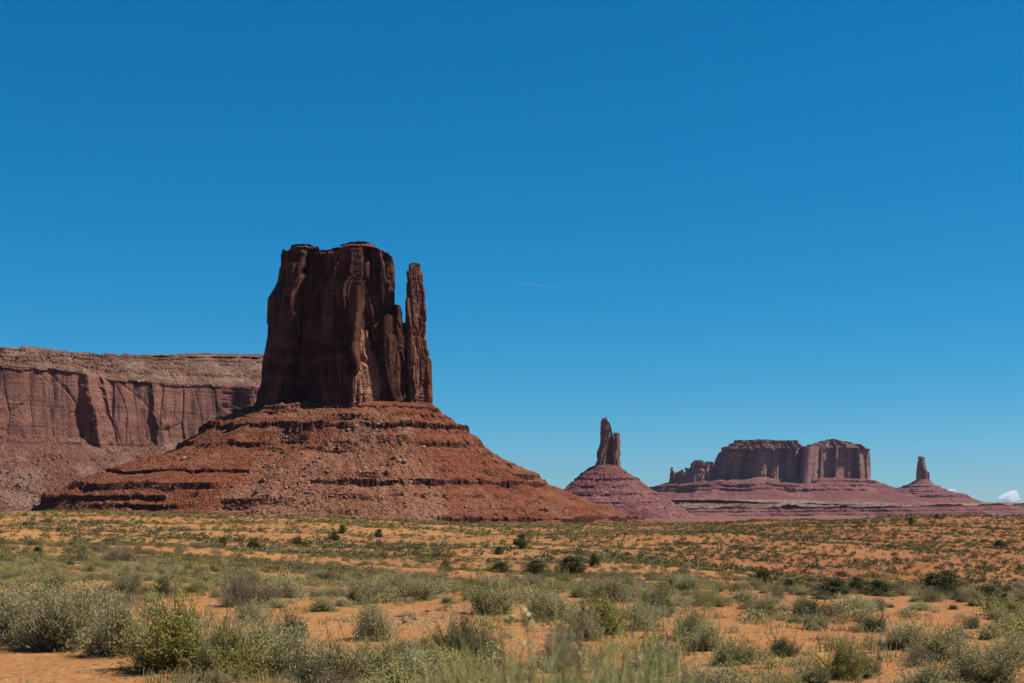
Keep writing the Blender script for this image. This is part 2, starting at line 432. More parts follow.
def tower(name, parent, D, outline, prof, top, base_py, mat, seed, res=1.0, size=1.0, amp=1.0, taper=0.12, cap=0.0, strat=1.0, crumble=1.0, yoff=0.0, fine=1.0):
    """Cliff block. outline: (px, metres of depth; minus is towards the viewer) starting at the back; prof: (py, left px, right px); top: (px, py)."""
    k = D / F
    pts = [((px) * k, yy) for px, yy in outline]
    _, _, L = resample(pts, 10)
    C = int(min(1600, L / (res * k)))
    q, s, L = resample(pts, C)
    for _ in range(2): q = 0.5 * q + 0.25 * (np.roll(q, 1, 0) + np.roll(q, -1, 0))
    tx = np.roll(q, -3, 0) - np.roll(q, 3, 0)
    nrm = np.stack([tx[:, 1], -tx[:, 0]], -1); nrm /= np.linalg.norm(nrm, axis=1)[:, None] + 1e-9
    area = 0.5 * np.sum(q[:, 0] * np.roll(q[:, 1], -1) - np.roll(q[:, 0], -1) * q[:, 1])
    if area < 0: nrm = -nrm
    x0, x1 = q[:, 0].min(), q[:, 0].max()
    pr = np.array(prof, float); o = np.argsort(pr[:, 0]); pr = pr[o]
    tp = np.array(top, float)
    zb = Z(base_py, D) - 3 * size
    R = max(12, int((Z(tp[:, 1].min(), D) - zb) / (res * k)))
    v = np.linspace(0, 1, R)[:, None]
    fx = ((q[:, 0] - x0) / (x1 - x0))[None, :]
    pxl_top = np.interp(tp[:, 1].min() + 3, pr[:, 0], pr[:, 1]); pxr_top = np.interp(tp[:, 1].min() + 3, pr[:, 0], pr[:, 2])
    pxt = pxl_top + fx * (pxr_top - pxl_top)
    topn = cells(q[None, :, 0] / (7 * size), q[None, :, 1] / (9 * size), seed + 70)
    dep = D + yoff + np.minimum(q[None, :, 1], 0) * (1 - taper)
    zt = HC + (HOR - np.interp(pxt, tp[:, 0], tp[:, 1])) / F * dep - 0.8 * size * crumble + (topn[3] * 1.3 - 0.6) * size * crumble + vnoise(q[None, :, 0] / (2.2 * size), q[None, :, 1] / (2.2 * size), seed=seed + 3) * 0.5 * size * crumble
    z = zb + (zt - zb) * v
    py = HOR - (z - HC) / D * F
    l = np.interp(py, pr[:, 0], pr[:, 1]) * k; r = np.interp(py, pr[:, 0], pr[:, 2]) * k
    x = l + fx * (r - l)
    y = q[None, :, 1] * (1 - taper * v)
    S = s[None, :] + 0 * z
    d = slab(S, z, 36 * size, 130 * size, seed) * 8.5 + slab(S, z, 13 * size, 48 * size, seed + 1) * 3.0 + (slab(S, z, 7 * size, 26 * size, seed + 12) * 1.5 + slab(S, z, 3.6 * size, 9 * size, seed + 2) * 0.8) * fine
    d = d + fbm(S / (3 * size), z / (5 * size), seed=seed + 4, oct=3) * 0.6
    h = (z - zb) / (zt.max() - zb)
    band = sstep(0.16, 0.05, h) + sstep(0.88, 0.95, h) * 0.9
    lz = z + fbm(S / (25 * size), z * 0, seed=seed + 8, oct=2) * 1.5 * size
    d = d + strat * (0.35 + band) * (vnoise(lz / (2.6 * size), z * 0 + 3.3, seed=seed + 9) * 1.3 + vnoise(lz / (1.1 * size), z * 0 + 7.3, seed=seed + 10) * 0.5)
    d = d * size * amp
    d = d - np.maximum(d - 4.0 * size * amp, 0) * 0.7 - 1.0 * size * amp
    P = np.stack([(x - 512 * k) * (D + yoff + y) / D + d * nrm[None, :, 0], D + yoff + y + d * nrm[None, :, 1], z], -1)
    rows = [P]
    last = P[-1]
    ymid = D + yoff + 0.5 * (q[:, 1].max() + q[:, 1].min()) * (1 - taper)
    xm = last[:, 0].mean()
    for t in (0.04, 0.12, 0.25, 0.45, 0.7, 1.0):
        g = last.copy()
        g[:, 1] = last[:, 1] + (ymid - last[:, 1]) * t
        g[:, 0] = last[:, 0] + (xm - last[:, 0]) * t * 0.06
        g[:, 2] = last[:, 2] + cap * t + (vnoise(g[:, 0] / (5 * size), g[:, 1] / (5 * size), seed=seed + 31) - 0.8) * 0.6 * size * crumble * (t < 0.9)
        rows.append(g[None])
    P = np.concatenate(rows, 0)
    f = grid_faces(P.shape[0], C, True)
    a_, b_ = P[0, 0], P[0, C // 4]
    cc = P[0].mean(0); e1, e2 = P[0, 1] - P[0, 0], P[1, 0] - P[0, 0]
    if np.dot(np.cross(e1, e2), P[0, 0] - cc) < 0: f = f[:, ::-1]
    return link(name, mesh_np(name, P.reshape(-1, 3), f, (mat,)), parent)

def strip(name, parent, path, nrm, s, nodes, mat, seed, size=1.0, res=1.0, slabw=0.0, rub=1.0, closed=False, gully=1.0, jitk=1.0, relief=None, ledge=None, fan=None):
    """Slope built of nodes ordered from the top: dict d (out from the path), z, led (ledge height, 0 = none), amp (per-column ledge strength), jit."""
    C = len(s)
    Dk, Zk = [], []
    full = []
    full_d = [np.broadcast_to(np.asarray(q['d'], float), (C,)) for q in nodes]; full_z = [np.broadcast_to(np.asarray(q['z'], float), (C,)) for q in nodes]
    for i, nd in enumerate(nodes):
        if nd.get('led') and 0 < i < len(nodes) - 1:
            for o_, pre in ((i - 1, True), (i + 1, False)):
                gap = np.abs(full_d[o_] - full_d[i]); t = np.minimum(0.45, 10.0 * size * (0.8 if pre else 1.0) / np.maximum(gap, 1e-3))
                e = dict(d=full_d[i] + (full_d[o_] - full_d[i]) * t, z=full_z[i] + (full_z[o_] - full_z[i]) * t)
                if pre: full.append(e); full.append(nd)
                else: full.append(e)
        else: full.append(nd)
    for i, nd in enumerate(full):
        d = np.broadcast_to(np.asarray(nd['d'], float), (C,)).copy()
        z = np.broadcast_to(np.asarray(nd['z'], float), (C,)).copy()
        A = nd.get('led', 0.0)
        if A:
            a = np.broadcast_to(np.asarray(nd.get('amp', 1.0), float), (C,))
            n = fbm(s / (38 * size), s * 0 + i * 3.1, seed=seed + i, oct=5, gain=0.62)
            on = sstep(-0.25, 0.12, n + (a - 0.5) * 1.3)
            c = cells(s / (9 * size), s * 0 + 0.5, seed + 40 + i)
            jit = (c[3] * 0.8 + c[4] * c[0] * 1.5) * 1.5 * size + fbm(s / (3.5 * size), s * 0, seed=seed + 60 + i, oct=3) * 1.6 * size + fbm(s / (70 * size), s * 0, seed=seed + 80 + i, oct=2) * 9 * size
            d = d + jit * jitk
            h = A * on * (0.75 + 0.35 * c[5])
            Dk.append(d); Zk.append(z + h * 0.62)
            Dk.append(d + 0.25 * size + 0.5 * (1 - on) * A); Zk.append(z - h * 0.38)
        else:
            Dk.append(d); Zk.append(z)
    Dk = np.array(Dk); Zk = np.array(Zk)
    for i in range(1, len(Dk)): Dk[i] = np.maximum(Dk[i], Dk[i - 1] + 0.05 * size)
    DD, ZZ, W = [], [], []
    for i in range(len(Dk) - 1):
        seg = float(np.mean(np.hypot(Dk[i + 1] - Dk[i], Zk[i + 1] - Zk[i])))
        steep = np.clip(np.abs(Zk[i + 1] - Zk[i]) / (np.abs(Dk[i + 1] - Dk[i]) + 1e-6) / 3.0, 0, 1)
        n = max(2, int(seg / res))
        for j in range(n):
            t = j / n
            DD.append(Dk[i] + (Dk[i + 1] - Dk[i]) * t); ZZ.append(Zk[i] + (Zk[i + 1] - Zk[i]) * t); W.append(steep)
    DD.append(Dk[-1]); ZZ.append(Zk[-1]); W.append(np.zeros(C))
    DD, ZZ, W = np.array(DD), np.array(ZZ), np.array(W)
    Sx = s[None, :] + 0 * DD
    wr = (1 - W) * sstep(0, 6 * size, DD - DD[0])
    x = path[None, :, 0] + nrm[None, :, 0] * DD; y = path[None, :, 1] + nrm[None, :, 1] * DD
    g = fbm(Sx / (26 * size), DD / (160 * size), seed=seed + 100, oct=3) * 5.0 * gully * sstep(0, 60 * size, DD - DD[0])
    g = g + fbm(Sx / (8 * size), DD / (24 * size), seed=seed + 101, oct=3) * 0.7 * gully
    bl = cells(x / (3.4 * size), y / (3.4 * size), seed + 102)
    bl2 = cells(x / (8 * size), y / (8 * size), seed + 103)
    patch = sstep(-0.1, 0.3, fbm(x / (45 * size), y / (45 * size), seed=seed + 104, oct=3))
    rock = np.clip(0.55 - np.hypot(bl[0], bl[1]), 0, 1) * (bl[3] > 0.2) * 2.6 + np.clip(0.45 - np.hypot(bl2[0], bl2[1]), 0, 1) * (bl2[3] > 0.55) * 6.0
    rr = fbm(x / (6 * size), y / (6 * size), seed=seed + 105, oct=4, gain=0.6) * 1.5 + rock * (0.25 + patch)
    ZZ = ZZ + (g + rr * rub) * wr * size
    if slabw:
        sl = slab(Sx, ZZ, 34 * size, 110 * size, seed + 1) * 2.6 + slab(Sx, ZZ, 14 * size, 50 * size, seed + 2) * 1.0 + slab(Sx, ZZ, 5 * size, 9 * size, seed + 3) * 0.4
        sl = sl + vnoise(ZZ / (2.4 * size), Sx / (80 * size), seed=seed + 5) * 0.45 + fbm(Sx / (2.5 * size), ZZ / (2.5 * size), seed=seed + 6, oct=2) * 0.5
        off = sl * slabw * W * size
        if relief is not None: off = off + relief(ZZ) * W
    else:
        off = vnoise(Sx / (1.8 * size), ZZ / (1.5 * size), seed=seed + 5) * 0.5 * size * W
    x = x + nrm[None, :, 0] * off; y = y + nrm[None, :, 1] * off
    P = np.stack([x, y, ZZ], -1)
    f = grid_faces(P.shape[0], C, closed)
    fm = None
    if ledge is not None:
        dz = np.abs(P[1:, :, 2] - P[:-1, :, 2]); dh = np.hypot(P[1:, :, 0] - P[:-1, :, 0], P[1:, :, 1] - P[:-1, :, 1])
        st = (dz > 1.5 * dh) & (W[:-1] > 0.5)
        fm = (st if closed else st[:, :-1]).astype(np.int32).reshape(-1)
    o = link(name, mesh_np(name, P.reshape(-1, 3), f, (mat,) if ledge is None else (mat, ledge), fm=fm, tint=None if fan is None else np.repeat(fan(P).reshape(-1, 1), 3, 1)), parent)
    return o, P

def fix_normals(o, up=True):
    me = o.data
    n = np.zeros(len(me.polygons) * 3, np.float32); me.polygons.foreach_get('normal', n)
    if (n.reshape(-1, 3)[:, 2].mean() < 0): me.flip_normals()

def ring(cx, cy, a, b, n, front=1.0):
    """Closed ellipse with more columns on the viewer's side; returns path, outward normals, arc length, angle."""
    t = np.linspace(0, 1, n, endpoint=False)
    th = -np.pi / 2 + np.pi * 2 * (t - 0.5) - 0.62 * np.sin(2 * np.pi * (t - 0.5))
    th = th + 0.0
    path = np.stack([cx + a * np.cos(th), cy + b * np.sin(th)], -1)
    nn = np.stack([np.cos(th) / a, np.sin(th) / b], -1); nn /= np.linalg.norm(nn, axis=1)[:, None]
    nn = 0.5 * nn + 0.5 * np.stack([np.cos(th), np.sin(th)], -1); nn /= np.linalg.norm(nn, axis=1)[:, None]
    ds = np.hypot(*(np.roll(path, -1, 0) + 120 * np.roll(nn, -1, 0) - path - 120 * nn).T)
    s = np.concatenate([[0], np.cumsum(ds)[:-1]])
    return path, nn, s, th

# ------------------------------------------------------------------ the near butte with its thumb spire
D1 = 1500.0
butte = empty('sandstone_butte', (X(350, D1), D1, 0), 'big dark red butte with a thin thumb spire above a wide talus cone', 'butte')
_inv = butte.location.copy()
PARTS = []
def settle(root):
    """Keep world-space meshes in place under an Empty that stands at its base."""
    bpy.context.view_layer.update()
    for c in root.children: c.matrix_parent_inverse = root.matrix_world.inverted()

L_ = [(238, 281, 392), (249, 281, 391), (257, 281.5, 390), (266, 281.5, 392), (283, 280, 392), (297, 273, 391.5), (338, 271, 393), (375, 264, 395), (395, 258, 398), (412, 255.5, 400)]
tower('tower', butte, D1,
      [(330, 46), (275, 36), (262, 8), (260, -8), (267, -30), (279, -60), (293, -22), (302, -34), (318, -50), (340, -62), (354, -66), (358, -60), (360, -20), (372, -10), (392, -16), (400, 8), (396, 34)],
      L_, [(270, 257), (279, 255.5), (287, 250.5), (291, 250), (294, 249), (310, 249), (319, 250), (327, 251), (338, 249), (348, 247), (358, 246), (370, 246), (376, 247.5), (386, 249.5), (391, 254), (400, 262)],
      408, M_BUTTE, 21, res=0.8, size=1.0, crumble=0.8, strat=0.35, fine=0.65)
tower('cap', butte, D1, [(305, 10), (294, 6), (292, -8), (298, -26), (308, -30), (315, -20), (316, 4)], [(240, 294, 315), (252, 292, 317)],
      [(292, 247), (297, 245.5), (304, 245), (312, 245.5), (317, 248)], 251, M_SUNLIT, 35, res=0.6, size=0.5, crumble=0.6, strat=3.0, amp=1.0)
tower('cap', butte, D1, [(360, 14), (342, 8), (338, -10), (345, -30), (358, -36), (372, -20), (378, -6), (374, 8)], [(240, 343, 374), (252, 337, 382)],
      [(338, 248), (344, 245.5), (350, 243.5), (360, 242.8), (370, 243), (376, 245.5), (382, 249)], 250, M_SUNLIT, 37, res=0.6, size=0.5, crumble=0.6, strat=3.0, amp=1.0)
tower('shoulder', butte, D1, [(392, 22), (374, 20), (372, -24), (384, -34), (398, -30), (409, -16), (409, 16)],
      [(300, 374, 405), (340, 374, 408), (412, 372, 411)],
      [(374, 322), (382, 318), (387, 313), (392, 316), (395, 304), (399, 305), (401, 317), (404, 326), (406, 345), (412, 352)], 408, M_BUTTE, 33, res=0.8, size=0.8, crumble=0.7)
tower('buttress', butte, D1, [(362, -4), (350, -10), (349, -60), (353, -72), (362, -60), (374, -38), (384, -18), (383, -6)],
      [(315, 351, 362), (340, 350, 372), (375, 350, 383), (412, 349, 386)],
      [(349, 318), (354, 317), (358, 326), (364, 333), (369, 345), (374, 352), (379, 362), (386, 372)], 408, M_SUNLIT_SLUMP, 47, res=0.8, size=0.6, crumble=2.5, taper=0.3)
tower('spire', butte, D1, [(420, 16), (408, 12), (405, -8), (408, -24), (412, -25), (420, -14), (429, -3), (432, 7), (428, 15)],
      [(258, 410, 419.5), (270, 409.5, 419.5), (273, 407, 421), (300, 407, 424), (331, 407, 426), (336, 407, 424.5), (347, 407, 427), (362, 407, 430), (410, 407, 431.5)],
      [(406, 265), (411, 263.5), (416, 263), (420, 264)], 408, M_SUNLIT, 58, res=0.6, size=0.55, crumble=0.6, taper=0.35, strat=1.3)
kk = D1 / F
tpath, tn, ts, tth = ring(X(346, D1), D1 - 4, 84 * kk, 52, 1500)
wr_ = 0.5 + 0.5 * np.cos(tth); wf_ = np.clip(-np.sin(tth), 0, 1)
def talus_fan(P):
    """Where pale rockfall lies on the red slope: a fan spreading from below the gap in the cliff, and two smaller ones."""
    px = 512 + F * P[..., 0] / P[..., 1]; h = np.clip((Z(412, D1) - P[..., 2]) / (Z(412, D1) - Z(523, D1)), 0, 1)
    n = fbm(px / 14, h * 5, seed=251, oct=4); m = np.zeros_like(px)
    for ap, lo, hi in ((370, 190, 425), (398, 380, 455), (300, 200, 250)):
        a = ap + (lo - ap) * h ** 1.15; b = ap + 8 + (hi - ap - 8) * h ** 1.15
        t = (px - a) / np.maximum(b - a, 1.0)
        m = np.maximum(m, sstep(-0.12, 0.15, t) * sstep(1.12, 0.85, t) * sstep(0.02, 0.12, h))
    return np.clip(m * (0.35 + 1.3 * sstep(-0.35, 0.3, n)), 0, 1) * (P[..., 1] < D1)
def tnode(py, dl, dr, led=0.0, spans=(), fr=0.93):
    d = (dl * (1 - wr_) + dr * wr_) * kk
    d = d * (1 - wf_ * (1 - fr)) + 3
    q = tpath + tn * d[:, None]
    col = 512 + F * q[:, 0] / q[:, 1]
    a = np.zeros(len(d))
    for p0, p1, st in spans: a = np.maximum(a, st * sstep(p0 - 14, p0 + 6, col) * sstep(p1 + 14, p1 - 6, col))
    return dict(d=d, z=Z(py, D1), led=led, amp=a - 0.25)
nodes = [dict(d=-12.0, z=Z(404, D1)), tnode(406.5, 0, 0), tnode(411, 12, 6, 3.6, [(280, 345, 1.1), (375, 450, 0.8)]), tnode(419, 36, 14, 1.6, [(215, 270, 0.7), (390, 460, 0.9)]),
         tnode(431, 55, 40, 7.0, [(195, 352, 1.3), (374, 500, 1.25)]), tnode(447, 70, 54, 1.6, [(330, 372, 0.8), (430, 520, 0.7)]), tnode(456, 86, 61, 1.5, [(330, 350, 0.9)]),
         tnode(465, 122, 82, 1.4, [(340, 380, 0.6), (440, 540, 0.7)]), tnode(476, 158, 102, 4.0, [(85, 245, 1.15), (470, 560, 0.5)]),
         tnode(486, 183, 116, 6.5, [(312, 402, 1.3), (410, 590, 1.1)]), tnode(500, 201, 146, 6.0, [(30, 160, 1.25), (312, 345, 0.9), (370, 400, 0.6)]), tnode(509, 211, 170, 1.5, [(440, 560, 0.6)]),
         tnode(519, 219, 205, 5.5, [(440, 660, 1.3)]), tnode(523, 234, 216), tnode(535, 252, 236)]
tal, TP = strip('talus_slope', butte, tpath, tn, ts, nodes, M_TALUS, 201, size=1.0, res=1.0, closed=True, ledge=M_LEDGE_SHADE, rub=0.9, gully=1.0, fan=talus_fan)
fix_normals(tal)
settle(butte)

# ------------------------------------------------------------------ the long mesa at the left
def Dm(px): return 2440 + px * 1.35
mpx = np.linspace(-260, 400, 1250)
mD = Dm(mpx) + np.maximum(0, mpx - 345) * 22.0
mpath = np.stack([X(mpx, mD), mD - 10 * fbm(mpx / 30, mpx * 0, seed=305, oct=3)], -1)
base_p = np.stack([X(mpx, mD), mD], -1)
tg = np.gradient(base_p, axis=0)
mn = np.stack([tg[:, 1], -tg[:, 0]], -1); mn /= np.linalg.norm(mn, axis=1)[:, None]
ms = np.concatenate([[0], np.cumsum(np.hypot(*(mpath[1:] - mpath[:-1]).T))])
mesa = empty('mesa', (X(120, 2580), 2580, 0), 'long flat topped mauve mesa wall behind and left of the big butte', 'mesa')
def mz(py_l, py_r):   # pixel row of a level at px 0 and px 265
    return Z(py_l + (py_r - py_l) * mpx / 265.0, mD)
def mi(vals): return Z(np.interp(mpx, [-260, 0, 70, 110, 150, 265], vals), mD)
ctop = mi([358, 361, 367, 375, 379, 384])
mo, MPc = strip('cap', mesa, mpath, mn, ms,
      [dict(d=-420, z=mi([342, 342, 346, 349.5, 352.5, 356.5]) + 2), dict(d=-84, z=mi([342, 342, 346, 349.5, 352.5, 356.5])), dict(d=-80, z=mi([345, 345, 349, 352.5, 355.5, 359.5]), led=6, amp=1.5), dict(d=-56, z=mi([348, 349, 353, 357, 360, 364]), led=4, amp=0.5), dict(d=-36, z=mi([352, 354, 359, 364, 366, 371]), led=4, amp=0.5),
       dict(d=-18, z=mi([355, 358, 363, 370, 373, 378]), led=5, amp=0.6), dict(d=-5, z=ctop), dict(d=-1, z=ctop - 9)],
      M_MESACAP, 301, size=1.5, res=1.8)
fix_normals(mo)
FEAT = [(-140, 16, 5, 60, -8), (-62, 14, 4, 40, 6), (78, 19, 8, 24, 9), (99, 6, 3, 14, 18), (149, 11, 2.2, 18, 5),
        (219, 44, 24, 18, -7), (285, 26, 8, 40, 0), (330, 20, 4, 30, 0)]
def mesa_relief(ZZ):
    zt, zb = ctop[None, :], mz(443, 453)[None, :]
    h = np.clip((ZZ - zb) / (zt - zb), 0, 1)
    wob = fbm(mpx[None, :] / 12, ZZ / 18, seed=309, oct=3) * 4.0
    r = 0
    for i, (p, a, rise, wid, slant) in enumerate(FEAT):
        t = mpx[None, :] + wob - (p + slant * (0.9 - h))
        low = 1.0 - 0.55 * sstep(0.45, 0.05, h) if i % 2 else 0.55 + 0.45 * sstep(0.95, 0.4, h)
        r = r + a * sstep(0, rise, t) * (1 - sstep(rise * 0.9, rise + wid, t)) * low
    return r - 6
mo2, _ = strip('cliff', mesa, mpath, mn, ms, [dict(d=-60, z=ctop - 4), dict(d=-3, z=ctop - 2), dict(d=2, z=ctop - 8), dict(d=6, z=mz(400, 408)), dict(d=11, z=mz(430, 440)), dict(d=15, z=mz(446, 456))], M_MESA, 331, size=1.6, res=1.5, slabw=0.48, rub=0.0, gully=0.0, relief=mesa_relief)
mo3, MPt = strip('talus_slope', mesa, base_p, mn, ms,
      [dict(d=-8, z=mz(434, 443)), dict(d=6, z=mz(436, 445)), dict(d=16, z=mz(442, 450), led=3, amp=0.3), dict(d=60, z=mz(458, 464), led=3, amp=0.3), dict(d=120, z=mz(476, 480), led=3, amp=0.2), dict(d=185, z=mz(491, 494), led=5, amp=0.4), dict(d=260, z=mz(506, 507)), dict(d=330, z=mz(518, 518))],
      M_MESATALUS, 351, size=1.5, res=1.8, rub=1.4)
fix_normals(mo3)
settle(mesa)

# ------------------------------------------------------------------ the middle spire on its cone
D2 = 5000.0
k2 = D2 / F
sp = empty('spire_butte', (X(608, D2), D2, 0), 'slim twin tipped rock spire on a tall mauve cone in the middle distance', 'butte')
tower('spire', sp, D2, [(606, 24), (598, 16), (596, -12), (601, -34), (607, -24), (611, -10), (614, -38), (618, -16), (619.5, 4), (617, 20)],
      [(416, 602, 619), (424, 601.5, 619), (440, 600.5, 619), (447, 599.5, 619), (452, 597.2, 619.3), (475, 593.5, 620.5)],
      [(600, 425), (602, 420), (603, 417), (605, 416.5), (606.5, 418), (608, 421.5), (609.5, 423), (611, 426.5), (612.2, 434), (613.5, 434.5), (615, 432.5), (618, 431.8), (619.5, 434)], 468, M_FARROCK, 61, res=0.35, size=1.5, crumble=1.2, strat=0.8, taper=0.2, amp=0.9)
p2, n2, s2, th2 = ring(X(607.5, D2), D2, 10.5 * k2, 9 * k2, 700)
w2 = 0.5 + 0.5 * np.cos(th2)
def n2d(py, dl, dr, led=0.0, a=0.5): return dict(d=(dl * (1 - w2) + dr * w2) * k2, z=Z(py, D2), led=led, amp=a)
o, _ = strip('talus_slope', sp, p2, n2, s2, [dict(d=-20.0, z=Z(462, D2)), n2d(464.5, 0, 0), n2d(468, 8, 4), n2d(474, 14, 12, 5, 0.4), n2d(480, 23, 21, 9, 0.7), n2d(487, 32, 31, 6, 0.6), n2d(495, 42, 42, 8, 0.6), n2d(503, 53, 54, 6, 0.5), n2d(512, 64, 68, 8, 0.5), n2d(520, 74, 82), n2d(527, 84, 96)],
             M_FARTALUS, 401, size=3.2, res=3.0, closed=True, rub=0.8, gully=0.7, jitk=0.35)
fix_normals(o); settle(sp)

# ------------------------------------------------------------------ the far castle mesa
D3 = 9000.0
k3 = D3 / F
cm = empty('castle_mesa', (X(780, D3), D3, 0), 'wide two block castle shaped mesa far off with small pinnacles at its left end', 'mesa')
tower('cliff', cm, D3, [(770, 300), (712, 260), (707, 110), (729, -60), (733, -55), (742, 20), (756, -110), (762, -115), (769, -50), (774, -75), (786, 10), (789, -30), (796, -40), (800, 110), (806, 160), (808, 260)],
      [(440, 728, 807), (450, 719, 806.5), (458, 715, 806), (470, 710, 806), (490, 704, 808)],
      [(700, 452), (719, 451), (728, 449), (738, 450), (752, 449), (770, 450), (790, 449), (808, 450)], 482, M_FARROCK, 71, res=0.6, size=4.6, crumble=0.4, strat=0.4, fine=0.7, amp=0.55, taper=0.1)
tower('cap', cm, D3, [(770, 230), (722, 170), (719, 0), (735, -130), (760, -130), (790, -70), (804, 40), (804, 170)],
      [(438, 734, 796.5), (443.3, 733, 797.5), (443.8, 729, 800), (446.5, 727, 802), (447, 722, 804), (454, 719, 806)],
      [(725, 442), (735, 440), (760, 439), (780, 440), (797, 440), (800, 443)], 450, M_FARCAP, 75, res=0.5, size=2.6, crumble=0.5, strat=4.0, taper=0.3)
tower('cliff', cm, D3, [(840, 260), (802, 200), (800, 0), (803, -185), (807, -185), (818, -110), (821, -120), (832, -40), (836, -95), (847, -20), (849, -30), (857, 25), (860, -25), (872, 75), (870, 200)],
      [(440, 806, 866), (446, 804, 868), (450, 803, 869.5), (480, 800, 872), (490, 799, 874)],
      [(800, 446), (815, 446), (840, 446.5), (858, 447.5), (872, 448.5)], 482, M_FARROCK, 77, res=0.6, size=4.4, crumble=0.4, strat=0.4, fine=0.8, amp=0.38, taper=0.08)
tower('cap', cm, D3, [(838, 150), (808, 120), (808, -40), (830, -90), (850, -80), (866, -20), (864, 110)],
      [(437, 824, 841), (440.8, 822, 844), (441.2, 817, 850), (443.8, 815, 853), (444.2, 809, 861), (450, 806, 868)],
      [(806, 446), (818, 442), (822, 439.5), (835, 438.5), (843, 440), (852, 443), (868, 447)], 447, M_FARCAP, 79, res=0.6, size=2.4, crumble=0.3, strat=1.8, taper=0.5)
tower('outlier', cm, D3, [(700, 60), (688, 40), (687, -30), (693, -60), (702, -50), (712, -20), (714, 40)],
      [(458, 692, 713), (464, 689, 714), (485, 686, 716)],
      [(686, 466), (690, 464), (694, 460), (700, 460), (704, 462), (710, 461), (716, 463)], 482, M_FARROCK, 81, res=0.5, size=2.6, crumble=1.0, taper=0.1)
tower('pinnacle', cm, D3, [(678, 30), (669, 20), (668, -20), (675, -36), (684, -28), (690, -10), (690, 24)],
      [(465, 669, 688), (470, 668.7, 689), (486, 667.5, 691)],
      [(668, 468), (669.5, 466.5), (671.5, 467), (672.5, 471), (676, 472), (680, 470), (682, 469), (684, 472), (688, 468), (691, 466)], 484, M_FARROCK, 83, res=0.4, size=2.0, crumble=1.2, taper=0.1)
pc = np.linspace(560, 1000, 900)
pth3 = np.stack([X(pc, D3), np.interp(pc, [560, 640, 700, 745, 800, 870, 900, 1000], [D3 + 500, D3 + 120, D3 - 40, D3 - 150, D3 - 110, D3 - 60, D3 + 120, D3 + 800])], -1)
t3 = np.gradient(pth3, axis=0); n3 = np.stack([t3[:, 1], -t3[:, 0]], -1)
n3 = np.stack([np.convolve(np.pad(n3[:, i], 60, 'edge'), np.ones(121) / 121, 'valid') for i in (0, 1)], -1); n3 /= np.linalg.norm(n3, axis=1)[:, None]
s3 = np.concatenate([[0], np.cumsum(np.hypot(*(pth3[1:] - pth3[:-1]).T))])
def lev(vals):  # pixel rows along px 560, 640, 668, 700, 760, 872, 886, 912, 1000
    return Z(np.interp(pc, [560, 640, 668, 700, 760, 872, 886, 912, 1000], vals), D3)
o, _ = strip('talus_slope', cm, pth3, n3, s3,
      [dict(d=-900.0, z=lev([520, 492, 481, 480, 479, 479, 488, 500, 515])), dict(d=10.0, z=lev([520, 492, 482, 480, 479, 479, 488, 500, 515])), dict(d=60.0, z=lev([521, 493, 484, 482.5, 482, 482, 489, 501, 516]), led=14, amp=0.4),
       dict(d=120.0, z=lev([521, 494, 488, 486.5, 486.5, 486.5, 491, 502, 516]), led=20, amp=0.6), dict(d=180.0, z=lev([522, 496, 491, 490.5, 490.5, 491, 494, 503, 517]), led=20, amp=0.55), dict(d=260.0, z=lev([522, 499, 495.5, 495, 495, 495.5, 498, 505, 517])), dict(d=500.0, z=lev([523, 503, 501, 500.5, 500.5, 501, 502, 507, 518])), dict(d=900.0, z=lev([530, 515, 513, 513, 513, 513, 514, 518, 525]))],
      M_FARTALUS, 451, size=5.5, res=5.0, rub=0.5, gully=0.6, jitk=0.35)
fix_normals(o); settle(cm)

# ------------------------------------------------------------------ the small pinnacle butte on its stepped base
D4 = 9600.0
k4 = D4 / F
pb = empty('pinnacle_butte', (X(922, D4), D4, 0), 'tiny dark pinnacle on a low stepped cone right of the castle mesa', 'butte')
tower('pinnacle', pb, D4, [(923, 30), (917, 20), (917, -20), (921, -34), (927, -24), (930.5, 0), (929, 22)],
      [(455, 918, 924.5), (462, 918, 925), (470, 917.5, 926.5), (472, 917.2, 929.5), (485, 916.5, 931)],
      [(917.5, 456.5), (919, 456), (920.5, 456.3), (921, 458), (922.5, 457), (924, 456.5), (925.5, 460), (926.5, 470), (930, 471)], 482, M_FARROCK, 91, res=0.25, size=1.7, crumble=0.8, taper=0.15, strat=0.6)
p4, n4, s4, th4 = ring(X(923, D4), D4, 7 * k4, 6 * k4, 700)
w4 = 0.5 + 0.5 * np.cos(th4)
def n4d(py, dl, dr, led=0.0, a=0.5): return dict(d=(dl * (1 - w4) + dr * w4) * k4, z=Z(py, D4), led=led, amp=a)
o, _ = strip('talus_slope', pb, p4, n4, s4, [dict(d=-30.0, z=Z(478, D4)), n4d(480, 0, 0), n4d(484, 6, 3), n4d(487, 14, 9, 12, 0.8), n4d(490, 23, 15, 10, 0.4), n4d(492, 28, 22, 10, 0.6), n4d(494, 36, 33, 4, 0.5), n4d(497, 45, 38, 22, 0.9), n4d(503, 60, 52), n4d(508, 80, 74), n4d(514, 100, 96)],
      M_FARTALUS, 471, size=4.5, res=4.0, closed=True, rub=0.4, gully=0.5, jitk=0.35)
fix_normals(o); settle(pb)

